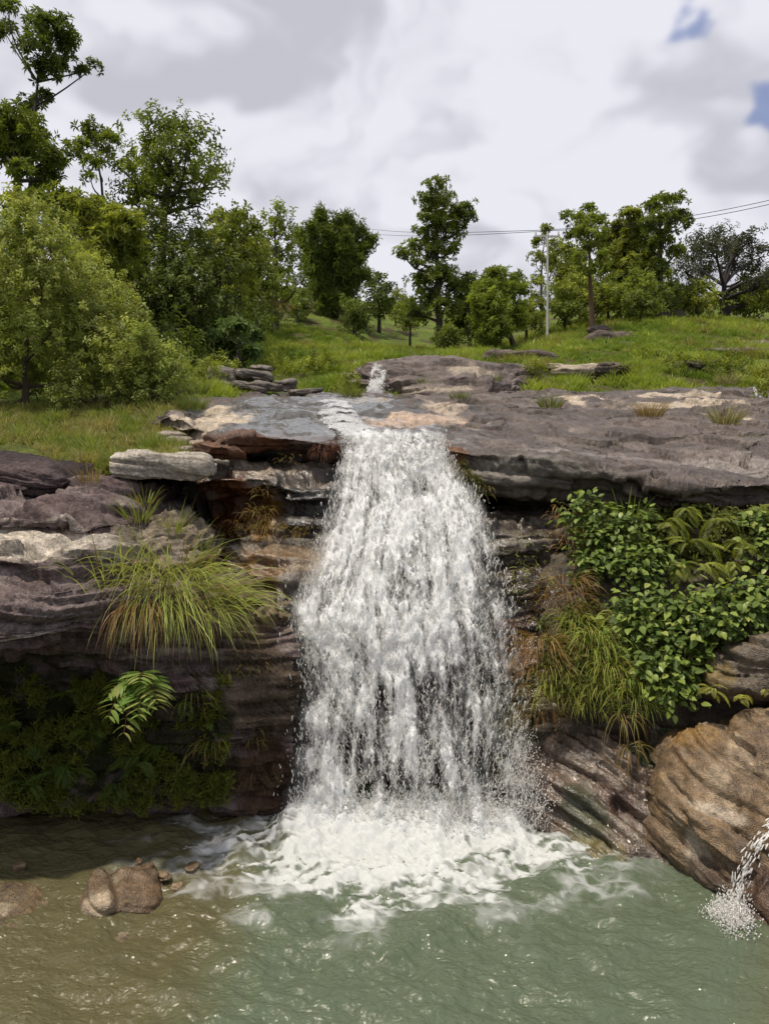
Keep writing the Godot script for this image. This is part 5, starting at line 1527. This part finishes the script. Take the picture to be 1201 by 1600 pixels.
func pole_and_wires() -> void:
	var z := 26.0
	var foot := spot(855, 522, z)
	var t := thing("utility_pole", "thin white pole carrying the wires above the right bank", "pole", foot)
	var m := StandardMaterial3D.new()
	m.albedo_color = Color(0.78, 0.78, 0.76)
	m.roughness = 0.6
	var top := spot(855, 362, z) - foot
	var mb := MB.new()
	tube(mb, [Vector3(0, -0.6, 0), top * 0.5, top], 0.04, 0.03, 10, Color.WHITE)
	part("shaft", mb.commit(), m, t)
	var bx := BoxMesh.new()
	bx.size = Vector3(0.8, 0.05, 0.05)
	var arm := part("cross_arm", bx, m, t)
	arm.position = top - Vector3(0, 0.12, 0.08)
	var cy := CylinderMesh.new()
	cy.top_radius = 0.02; cy.bottom_radius = 0.03; cy.height = 0.1; cy.radial_segments = 8
	for x in [-0.35, 0.35]:
		part("insulator", cy, m, t).position = top + Vector3(x, -0.02, -0.08)
	var wm := StandardMaterial3D.new()
	wm.albedo_color = Color(0.06, 0.06, 0.065)
	for k in 2:
		var a := foot + top + Vector3(-0.35 + 0.7 * k, 0.06, -0.08)
		var ends := [[spot(540, 352 + 9 * k, 60.0), "left"], [spot(1290, 292 + 6 * k, 24.0), "right"]]
		for e in ends:
			var pts := []
			for i in 21:
				var f := i / 20.0
				pts.append(a.lerp(e[0], f) - Vector3(0, 0.25 * sin(PI * f), 0))
			mb = MB.new()
			tube(mb, pts, 0.009, 0.009, 5, Color.WHITE)
			tag(part("overhead_wire", mb.commit(), wm), "%s thin wire running %s from the white pole" % ["upper" if k == 0 else "lower", "to the " + str(e[1]) + " behind the trees" if e[1] == "left" else "to the right edge above the trees"], "wire", "wires strung from the white pole")

# ------------------------------------------------------------------ plants on the near rocks
func build_near_plants() -> void:
	var LIME := Color(0.27, 0.33, 0.06)
	var GRN := Color(0.09, 0.14, 0.025)
	var STRAW := Color(0.30, 0.21, 0.09)
	var g := "long grass on the left ledge"
	for q in [[225, 905, 6.2, 120, 0.62, Vector3(-0.15, 0.6, 0.6), "long yellow-green grass clump arching left over the left ledge"], [285, 905, 6.35, 150, 0.62, Vector3(0.2, 0.65, 0.5), "fullest long grass clump at the middle of the left ledge"], [340, 935, 6.45, 110, 0.6, Vector3(0.35, 0.6, 0.45), "long grass clump fanning right toward the fall"],
			[255, 935, 6.05, 130, 0.6, Vector3(0.0, 0.15, 0.8), "grass clump drooping straight down the left ledge"], [160, 900, 5.85, 26, 0.42, Vector3(0.0, 1, 0.2), "few tall upright blades in the crack of the pale ledge"], [320, 955, 6.3, 90, 0.5, Vector3(0.3, 0.2, 0.7), "low grass clump hanging nearest the fall"]]:
		grass_clump("long_grass", q[6], spot(q[0], q[1], q[2]), {"n": int(q[3] * 1.25), "len": q[4], "lean": (q[5] as Vector3) + Vector3(rnd(-0.15, 0.3), rnd(-0.2, 0.1), 0), "root": Vector3(0.26, 0.12, 0.18), "spread": 0.45, "droop": 1.5, "w": 0.0085, "ca": LIME, "cb": Color(0.38, 0.40, 0.12), "dry": 0.14, "segs": 7}, g)
	grass_clump("dry_grass", "hanging brown dry grass stems below the long grass on the left ledge", spot(215, 945, 5.85), {"n": 90, "len": 0.5, "lean": Vector3(0.05, -0.1, 0.7), "root": Vector3(0.16, 0.04, 0.08), "spread": 0.3, "droop": 2.6, "w": 0.008, "ca": STRAW, "cb": Color(0.24, 0.13, 0.06), "dry": 0.3})
	for q in [[215, 815, 6.9, 50, 0.26, "grass tuft in the crack above the pale ledge"], [270, 835, 7.05, 45, 0.3, "thin grass tuft on the sloping tan rock"], [225, 790, 7.2, 34, 0.22, "grass tuft below the pale flat boulder"], [140, 752, 7.0, 46, 0.22, "reddish tuft at the right end of the dark boulder"], [318, 880, 7.0, 40, 0.34, "upright tuft at the top of the long grass"]]:
		grass_clump("ledge_tuft", q[5], spot(q[0], q[1], q[2]), {"n": q[3], "len": q[4], "lean": Vector3(0, 1, 0.15), "spread": 0.55, "droop": 0.9, "w": 0.009, "ca": LIME if q[0] != 140 else Color(0.22, 0.11, 0.06), "cb": Color(0.22, 0.25, 0.06), "dry": 0.15}, "tufts on the left ledges")
	# lance-leaved fern on the left cliff and darker ferns under the overhang
	big_fern()
	g = "dark ferns on the mossy wall"
	for q in [[105, 1215, 5.95, 0.42, "dark fern drooping at the middle of the mossy wall"], [40, 1245, 5.9, 0.36, "dark fern at the lower left of the mossy wall"], [20, 1150, 5.95, 0.26, "small fern at the picture's left edge on the mossy wall"], [215, 1205, 6.0, 0.42, "fern hanging straight below the lance-leaved fern"], [185, 1245, 6.05, 0.34, "brown-tipped fern at the lower edge of the mossy wall"],
			[285, 1120, 6.05, 0.3, "green fern right of the lance-leaved fern"], [330, 1150, 6.2, 0.28, "small yellow-green fern near the rusty rock"], [110, 1095, 6.0, 0.22, "small fern on the brightest moss patch"], [250, 1180, 6.05, 0.3, "feathery fern in the shade right of the hanging fern"], [60, 1180, 6.0, 0.26, "small dark fern at the moss band's middle"], [140, 1160, 6.0, 0.26, "pale fern sprig in the dark of the mossy wall"], [345, 1170, 6.22, 0.2, "tiny fern lowest on the rusty rock"]]:
		fern("wall_fern", q[4], spot(q[0], q[1] - 14, q[2] + 0.16), q[3] * 0.8, 8, Color(0.045, 0.075, 0.014), Color(0.09, 0.12, 0.025), g)
	for q in [[392, 1050, 6.55, 50, 0.2, "yellow-green tuft on the broken rock left of the fall's middle"], [398, 1215, 6.5, 40, 0.17, "bright little tuft lowest on the rock left of the fall"], [388, 1150, 6.45, 44, 0.18, "gold tuft under the broken rock left of the fall"], [325, 1165, 6.3, 60, 0.24, "straggling green tuft on the rusty rock under the long grass"], [300, 1090, 6.2, 60, 0.26, "leafy trailing tuft just below the long grass"], [350, 1060, 6.4, 40, 0.2, "thin trailing tuft at the right below the long grass"]]:
		grass_clump("cliff_tuft", q[5], spot(q[0], q[1], q[2]), {"n": q[3], "len": q[4], "lean": Vector3(0, 0.2, 0.7), "root": Vector3(0.13, 0.08, 0.05), "spread": 0.7, "droop": 2.0, "w": 0.008, "ca": Color(0.15, 0.17, 0.035), "cb": Color(0.24, 0.23, 0.06), "dry": 0.2, "segs": 5}, "tufts on the broken rock left of the fall")
	var mx: Array[Transform3D] = []
	var mc := PackedColorArray()
	for i in 2600:
		var px := rnd(-60, 360)
		var py := rnd(1040, 1262)
		if fb.get_noise_2d(px * 0.012, py * 0.018) < -0.05 + 0.25 * sm(1090, 1040, py): continue
		var p := spot(px, py, lerpf(6.3, 6.24, sm(1050, 1250, py)) - 0.03 + 0.1 * sm(250, 360, px))
		mx.append(Transform3D(facing(Vector3(rnd(-0.6, 0.6), rnd(-0.9, 0.5), 1), rnd(0, TAU)).scaled(Vector3.ONE * rnd(0.05, 0.13)), p))
		mc.push_back(Color(0.10, 0.125, 0.02).lerp(Color(0.22, 0.24, 0.04), rng.randf()))
	tag(scatter("wall_moss", sprays["narrow"][2], M.leaf, mx, mc), "dark moss and small ferny growth on the undercut wall", "moss", "", "stuff")
	# mossy grass of the rusty alcove left of the fall
	g = "mossy tufts in the rusty hollow"
	for q in [[405, 800, 7.95, 60, 0.2, "yellow mossy tuft at the middle of the rusty hollow"], [420, 822, 7.85, 70, 0.2, "lowest yellow tuft in the rusty hollow"], [380, 822, 7.95, 46, 0.18, "straw tuft at the left of the rusty hollow"], [455, 832, 7.75, 46, 0.17, "olive tuft against the black ledge in the rusty hollow"], [350, 832, 8.0, 36, 0.18, "dry tuft deepest left in the rusty hollow"], [415, 770, 8.0, 40, 0.16, "tuft hanging from the ledge over the rusty hollow"], [450, 718, 8.2, 24, 0.1, "small moss tuft on the upper ledge left of the fall"], [480, 830, 7.72, 30, 0.15, "thin tuft nearest the fall in the rusty hollow"]]:
		grass_clump("moss_tuft", q[5], spot(q[0], q[1], q[2] - 0.03), {"n": q[3], "len": q[4], "lean": Vector3(0, 0.3, 0.6), "root": Vector3(0.14, 0.05, 0.05), "spread": 0.5, "droop": 2.0, "w": 0.008, "ca": Color(0.17, 0.15, 0.03), "cb": Color(0.26, 0.17, 0.06), "dry": 0.25, "segs": 4}, g)
	grass_clump("red_roots", "dark red hanging roots at the left shoulder of the fall", spot(510, 700, 8.05), {"n": 130, "len": 0.16, "lean": Vector3(0.1, -0.1, 0.6), "root": Vector3(0.14, 0.06, 0.05), "spread": 0.5, "droop": 2.4, "w": 0.006, "ca": Color(0.09, 0.025, 0.015), "cb": Color(0.14, 0.05, 0.025), "dry": 0.1, "segs": 4}, "", "roots")
	# under the lip of the slab, right of the fall
	g = "tufts under the slab's corner"
	for q in [[716, 728, 7.95, 60, 0.12, "green tuft under the corner of the slab"], [735, 752, 7.85, 60, 0.13, "olive tuft in the middle of the row under the slab's corner"], [755, 768, 7.8, 60, 0.12, "lowest olive tuft of the row under the slab's corner"], [722, 742, 7.88, 50, 0.12, "dark green tuft touching the fall under the slab's corner"]]:
		grass_clump("lip_tuft", q[5], spot(q[0], q[1], q[2] - 0.04), {"n": q[3], "len": q[4], "lean": Vector3(0, 0.2, 0.7), "root": Vector3(0.1, 0.06, 0.04), "spread": 0.6, "droop": 1.8, "w": 0.012, "ca": Color(0.055, 0.085, 0.012), "cb": Color(0.16, 0.15, 0.03), "dry": 0.12, "segs": 4}, g)
	# dry grass curtain between fall and creepers
	g = "hanging grass right of the fall"
	for q in [[848, 1020, 6.72, 210, 0.36, 0, "red-brown hanging grass curtain at the fall's right edge"], [870, 1070, 6.62, 150, 0.36, 1, "yellow-green grass below the red-brown curtain"], [885, 925, 7.05, 130, 0.3, 0, "red-brown dry grass above the curtain, under the slab"], [905, 985, 6.85, 150, 0.36, 1, "green-gold grass between curtain and creeper"], [935, 1010, 6.7, 190, 0.42, 2, "bright green grass hanging left of the creeper"],
			[960, 1060, 6.55, 190, 0.42, 1, "yellow-green grass below the bright grass"], [1000, 1085, 6.45, 150, 0.4, 2, "green grass under the lower end of the creeper"], [925, 1085, 6.58, 150, 0.36, 1, "tangled gold grass low on the right bank"], [850, 1095, 6.66, 150, 0.26, 0, "brown grass fringe hanging over the wet ramp"], [900, 850, 7.45, 90, 0.22, 0, "rusty grass on the ledge right of the fall"],
			[820, 860, 7.5, 40, 0.12, 1, "small moss tuft on the ledges right of the fall"], [835, 905, 7.3, 50, 0.16, 1, "moss tuft by the trickles right of the fall"], [860, 945, 7.2, 60, 0.2, 0, "brown tuft beside the dark rock right of the fall"], [800, 915, 7.3, 36, 0.14, 1, "yellow tuft at the very edge of the fall"], [890, 815, 7.75, 100, 0.18, 0, "rusty-orange grass at the slab's underside"]]:
		var ca: Color = [Color(0.25, 0.13, 0.045), Color(0.32, 0.33, 0.065), Color(0.22, 0.31, 0.05)][q[5]]
		var cb: Color = [Color(0.32, 0.22, 0.08), Color(0.28, 0.32, 0.06), Color(0.36, 0.43, 0.08)][q[5]]
		grass_clump("bank_tuft", q[6], spot(q[0], q[1], q[2] - 0.06), {"n": int(q[3] * 1.5), "len": float(q[4]) * (0.85 if q[5] == 0 else 0.65), "lean": Vector3(-0.05, 0.35, 0.6), "root": Vector3(0.2, 0.16, 0.07), "spread": 0.7, "droop": 2.1, "w": 0.0075, "ca": ca, "cb": cb, "dry": 0.12, "segs": 5}, g)
	for q in [[975, 1120, 6.4, 0.45, "yellow hanging root strands over the wet ramp"], [985, 1165, 6.3, 0.3, "short root strands ending in a green sprig over the ramp"]]:
		grass_clump("hanging_roots", q[4], spot(q[0], q[1], q[2] - 0.1), {"n": 22, "len": q[3], "lean": Vector3(0, 0, 0.35), "root": Vector3(0.08, 0.03, 0.03), "spread": 0.3, "droop": 4.0, "w": 0.008, "ca": Color(0.30, 0.23, 0.08), "cb": Color(0.22, 0.20, 0.05), "dry": 0.3, "segs": 7}, "roots over the wet ramp", "roots")
	# creepers with leaves big enough to tell apart
	creeper("leafy_creeper", "glossy green creeper just under the slab, left of the ferns", [[905, 800, 7.5], [940, 825, 7.35], [975, 850, 7.25], [1005, 875, 7.15], [925, 850, 7.35], [960, 880, 7.15], [1000, 895, 7.0], [930, 885, 7.2], [1020, 880, 7.1], [985, 820, 7.35]], 0.2, 300, 0.078, 0)
	creeper("leafy_creeper", "largest leafy creeper mat sprawling down the middle of the right bank", [[1000, 945, 6.8], [1040, 950, 6.7], [1080, 955, 6.6], [1000, 985, 6.65], [1045, 995, 6.55], [1085, 1000, 6.45], [1030, 1035, 6.45], [1065, 1045, 6.38], [1050, 1080, 6.3], [1020, 1065, 6.38], [985, 960, 6.75], [1100, 975, 6.5]], 0.2, 300, 0.078, 1)
	creeper("leafy_creeper", "leafy creeper running along to the right edge above the boulders", [[1120, 945, 6.6], [1150, 935, 6.6], [1180, 930, 6.55], [1210, 925, 6.5], [1130, 980, 6.35], [1165, 965, 6.35], [1200, 955, 6.35], [1250, 930, 6.4]], 0.2, 260, 0.078, 1)
	creeper("leafy_creeper", "small patch of creeper leaves at the right edge under the slab", [[1185, 820, 7.2], [1205, 840, 7.1], [1195, 870, 7.0], [1230, 840, 7.0]], 0.2, 90, 0.078, 1)
	# fern thicket under the slab at the right
	g = "ferns under the slab at the right"
	for q in [[1040, 820, 7.4, 0.45, "olive fern under the slab, left end of the fern thicket"], [1080, 850, 7.2, 0.5, "large yellow-green fern in the middle of the thicket"], [1120, 815, 7.35, 0.45, "fern touching the slab's underside"], [1160, 850, 7.1, 0.45, "fern with a pale arching frond near the right edge"], [1100, 890, 7.0, 0.4, "low dark fern above the long creeper"], [1140, 885, 7.0, 0.36, "bright small fern above the long creeper"], [1060, 890, 7.05, 0.4, "dark fern beside the glossy creeper"], [1010, 805, 7.5, 0.3, "small fern at the left under the slab"], [1180, 800, 7.4, 0.4, "tall fern under the slab at the far right"], [1070, 800, 7.5, 0.36, "fern sprouting highest below the slab's edge"], [1095, 930, 6.8, 0.3, "fern hidden among creeper leaves"]]:
		fern("bank_fern", q[4], spot(q[0], q[1], q[2]), q[3] * 0.75, 14, Color(0.075, 0.095, 0.018), Color(0.17, 0.19, 0.035), g)
	for q in [[1110, 1078, 6.05, 0.2, "small yellow-green fern rooted in the boulder's crack"], [1160, 1090, 5.95, 0.18, "little fern in the crack nearest the right edge"], [1195, 1080, 5.9, 0.14, "sprig of yellow leaves in the crack at the right edge"]]:
		fern("crack_fern", q[4], spot(q[0], q[1], q[2]), q[3], 7, Color(0.14, 0.15, 0.03), Color(0.22, 0.21, 0.04), "ferns in the boulder's crack")
	for q in [[985, 800, 7.5, 0.3], [910, 795, 7.6, 0.26]]:
		grass_clump("slim_blades", "tall green blades rising against the slab " + ("above the glossy creeper" if q[0] == 985 else "at the creeper's left end"), spot(q[0], q[1] + 10, q[2]), {"n": 26, "len": q[3], "lean": Vector3(0, 1, 0.15), "root": Vector3(0.15, 0.05, 0.08), "spread": 0.4, "droop": 0.8, "w": 0.012, "ca": GRN, "cb": LIME}, "blades against the slab")
	# undergrowth that fills the bank between the plants one can tell apart
	var xf: Array[Transform3D] = []
	var cols := PackedColorArray()
	for i in 3200:
		var px := rnd(850, 1230)
		var py := rnd(805, 1090)
		var low := lerpf(1130, 985, sm(1020, 1201, px))
		if py > low or py < 800 + 40 * sm(940, 880, px): continue
		if px < 900 and py < 960: continue
		if px < 940 and rng.randf() < 0.45: continue
		var z := lerpf(7.7, 6.45, sm(800, 1090, py)) - 0.25 * sm(950, 1200, px)
		var p := spot(px, py, z + 0.08)
		xf.append(Transform3D(facing(Vector3(rnd(-0.7, 0.7), 0.7, rnd(0.1, 0.9)), rnd(0, TAU)).scaled(Vector3.ONE * rnd(0.09, 0.19)), p))
		cols.push_back(Color(0.08, 0.10, 0.02).lerp(Color(0.20, 0.22, 0.045), rng.randf()))
	tag(scatter("undergrowth", sprays["bush"][1], M.leaf, xf, cols), "dense low undergrowth on the right bank", "undergrowth", "", "stuff")

func fern(called: String, label: String, at: Vector3, size: float, n: int, ca: Color, cb: Color, group: String) -> void:
	var t := thing(called, label, "fern", at, group)
	for k in n:
		var a := rnd(-1.4, 1.4)
		var mb := MB.new()
		var d := Vector3(sin(a), rnd(0.2, 0.9), cos(a) * 0.8).normalized()
		var l := size * rnd(0.5, 1.05)
		var p := rdir() * size * 0.12
		var c := ca.lerp(cb, rng.randf()) * rnd(1.2, 2.0)
		var wob := rdir() * 0.8
		var steps := 17
		var side := d.cross(Vector3.UP).normalized()
		for i in steps:
			var f := float(i) / steps
			var q := p + d * l / steps
			mb.tri(p - side * 0.003, p + side * 0.003, q, c * 0.8)
			var w := l * 0.2 * sin(PI * (0.12 + 0.86 * f)) * rnd(0.85, 1.1)
			for s in [-1.0, 1.0]:
				leaf(mb, p, (side * s + d * 0.5).normalized(), Vector3.UP, w, w * 0.34, c * rnd(0.85, 1.15), 0.15, 0.25)
			p = q
			d = (d + Vector3(wob.x, -1.7 + wob.y, 0.2) / steps).normalized()
		part("frond", mb.commit(), M.leaf, t)

func big_fern() -> void:
	var t := thing("lance_leaved_plant", "bright green plant with arching ranks of lance-shaped leaves on the left cliff", "plant", spot(222, 1062, 5.82))
	var shapes := [broad_leaf(0.32, 0.3, 0.25), broad_leaf(0.36, 0.45, 0.3), broad_leaf(0.29, 0.15, 0.2)]
	var mats := []
	for k in 3:
		var m: StandardMaterial3D = M.leaf.duplicate()
		m.albedo_color = [Color(0.15, 0.25, 0.05), Color(0.23, 0.31, 0.075), Color(0.31, 0.32, 0.10)][k].linear_to_srgb()
		mats.append(m)
	var stem_mat: StandardMaterial3D = M.leaf.duplicate()
	stem_mat.albedo_color = Color(0.17, 0.09, 0.04).linear_to_srgb()
	for fd in [[Vector3(-0.35, 0.15, 0.8), 0.40], [Vector3(-0.1, -0.1, 0.9), 0.46], [Vector3(0.15, 0.2, 0.8), 0.40], [Vector3(0.35, 0.35, 0.6), 0.34], [Vector3(-0.5, 0.4, 0.5), 0.30], [Vector3(0.1, 0.6, 0.5), 0.32], [Vector3(0.45, 0.1, 0.6), 0.30]]:
		var pts := []
		var p := Vector3(rnd(-0.03, 0.03), 0, 0)
		var d: Vector3 = (fd[0] as Vector3).normalized()
		for i in 10:
			pts.append(p)
			p += d * float(fd[1]) / 9.0
			d = (d + Vector3(0, -0.17, 0)).normalized()
		var mb := MB.new()
		tube(mb, pts, 0.005, 0.002, 5, Color.WHITE)
		var stem := part("stem", mb.commit(), stem_mat, t)
		for i in range(2, 10):
			for s in [-1.0, 1.0]:
				var along: Vector3 = ((pts[i] as Vector3) - (pts[i - 1] as Vector3)).normalized()
				var out: Vector3 = along.cross(Vector3.UP).normalized() * float(s)
				var lf := part("leaflet", shapes[rng.randi() % 3], mats[(rng.randi() % 2) if i < 7 else 1 + rng.randi() % 2], stem)
				var dir: Vector3 = (out + along * 0.55 + Vector3(0, 0.15, 0)).normalized()
				var b := Basis.looking_at(dir, Vector3.UP + rdir() * 0.2)
				lf.transform = Transform3D(b.scaled_local(Vector3.ONE * 0.165 * rnd(0.8, 1.1) * sin(PI * (0.2 + 0.7 * i / 10.0))), pts[i])

# a creeper: leaves as parts, facing out and up from a mound through the given spots
func creeper(called: String, label: String, spots: Array, r: float, n: int, size: float, tone: int) -> void:
	var t := thing(called, label, "creeper", spot(spots[0][0], spots[0][1], spots[0][2]), "leafy creepers on the right bank")
	var shapes := []
	for k in 4: shapes.append(broad_leaf([0.62, 0.7, 0.56, 0.66][k], [0.12, 0.3, 0.2, 0.05][k], [0.2, 0.3, 0.12, 0.35][k]))
	if not M.has("creeper"):
		var set := []
		for k in 5:
			var m: StandardMaterial3D = M.leaf.duplicate()
			m.roughness = 0.38
			m.albedo_color = [Color(0.14, 0.20, 0.04), Color(0.19, 0.27, 0.055), Color(0.24, 0.32, 0.07), Color(0.30, 0.37, 0.085), Color(0.36, 0.40, 0.11)][k].linear_to_srgb()
			set.append(m)
		M.creeper = set
	var stems := MB.new()
	var fill: Array[Transform3D] = []
	var fcol := PackedColorArray()
	for i in n * 4:
		var q: Array = spots[rng.randi() % spots.size()]
		var ctr := spot(q[0], q[1], q[2])
		var d := (rdir() + Vector3(0, 0.35, 0.8)).normalized()
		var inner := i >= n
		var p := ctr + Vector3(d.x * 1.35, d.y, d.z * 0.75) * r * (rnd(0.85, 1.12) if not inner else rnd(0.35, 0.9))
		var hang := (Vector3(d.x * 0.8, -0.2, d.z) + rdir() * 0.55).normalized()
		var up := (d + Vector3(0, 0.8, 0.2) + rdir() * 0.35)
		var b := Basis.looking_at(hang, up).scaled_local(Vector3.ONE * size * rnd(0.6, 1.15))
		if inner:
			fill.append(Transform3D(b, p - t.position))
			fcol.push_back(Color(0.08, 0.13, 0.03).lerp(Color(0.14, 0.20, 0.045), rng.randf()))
		else:
			var lf := part("leaf", shapes[rng.randi() % 4], M.creeper[clampi((rng.randi() % 4) + tone - (rng.randi() % 2), 0, 4)], t)
			lf.transform = Transform3D(b, p - t.position)
			if i % 4 == 0:
				tube(stems, [p - t.position, p.lerp(ctr, 0.5) - t.position - Vector3(0, 0.02, 0), ctr - t.position], 0.003, 0.004, 4, Color(0.13, 0.10, 0.04))
	part("stems", stems.commit(), M.bark, t)
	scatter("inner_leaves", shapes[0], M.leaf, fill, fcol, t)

func build_slab_grass() -> void:
	for q in [[860, 636, 10.6, 90, 0.22, 0, "green grass tuft growing on the big slab"], [1015, 650, 10.3, 110, 0.28, 1, "straw-coloured tuft on the slab's pale band"], [1133, 662, 9.9, 100, 0.32, 2, "tall pale reedy tuft at the right of the slab"], [842, 574, 16.8, 80, 0.3, 1, "dry brown tuft on the bank above the slab's left"], [718, 622, 12.2, 70, 0.14, 0, "low green tuft at the back of the slab near the stream"],
			[1165, 688, 9.4, 40, 0.1, 0, "small bright tuft at the right margin of the slab"], [548, 622, 13.6, 110, 0.28, 0, "bright green tuft at the foot of the small upper fall"], [960, 574, 17.5, 90, 0.3, 0, "grass tuft behind the grey block"], [770, 596, 15.0, 60, 0.22, 0, "grass tuft at the pale end of the upstream ledge"], [664, 598, 14.9, 40, 0.16, 0, "tuft growing on the upstream ledge right of the small fall"], [1135, 600, 15.0, 90, 0.3, 2, "reedy tuft on the bank above the trickle"], [300, 640, 10.4, 130, 0.3, 0, "bright tuft at the end of the great shrub row"], [308, 615, 13.0, 120, 0.35, 0, "leafy tuft on the left bank beside the stream rocks"]]:
		var ca: Color = [Color(0.10, 0.15, 0.03), Color(0.26, 0.18, 0.08), Color(0.27, 0.25, 0.12)][q[5]]
		var cb: Color = [Color(0.18, 0.22, 0.05), Color(0.30, 0.23, 0.11), Color(0.22, 0.23, 0.09)][q[5]]
		grass_clump("slab_tuft", q[6], spot(q[0], q[1], q[2]), {"n": int(q[3] * 1.8), "len": q[4], "lean": Vector3(0, 1, 0), "root": Vector3(0.15, 0.02, 0.12), "spread": 0.7, "droop": 1.0, "w": 0.008, "ca": ca, "cb": cb, "dry": 0.12, "segs": 4}, "tufts growing on the slab and bank")
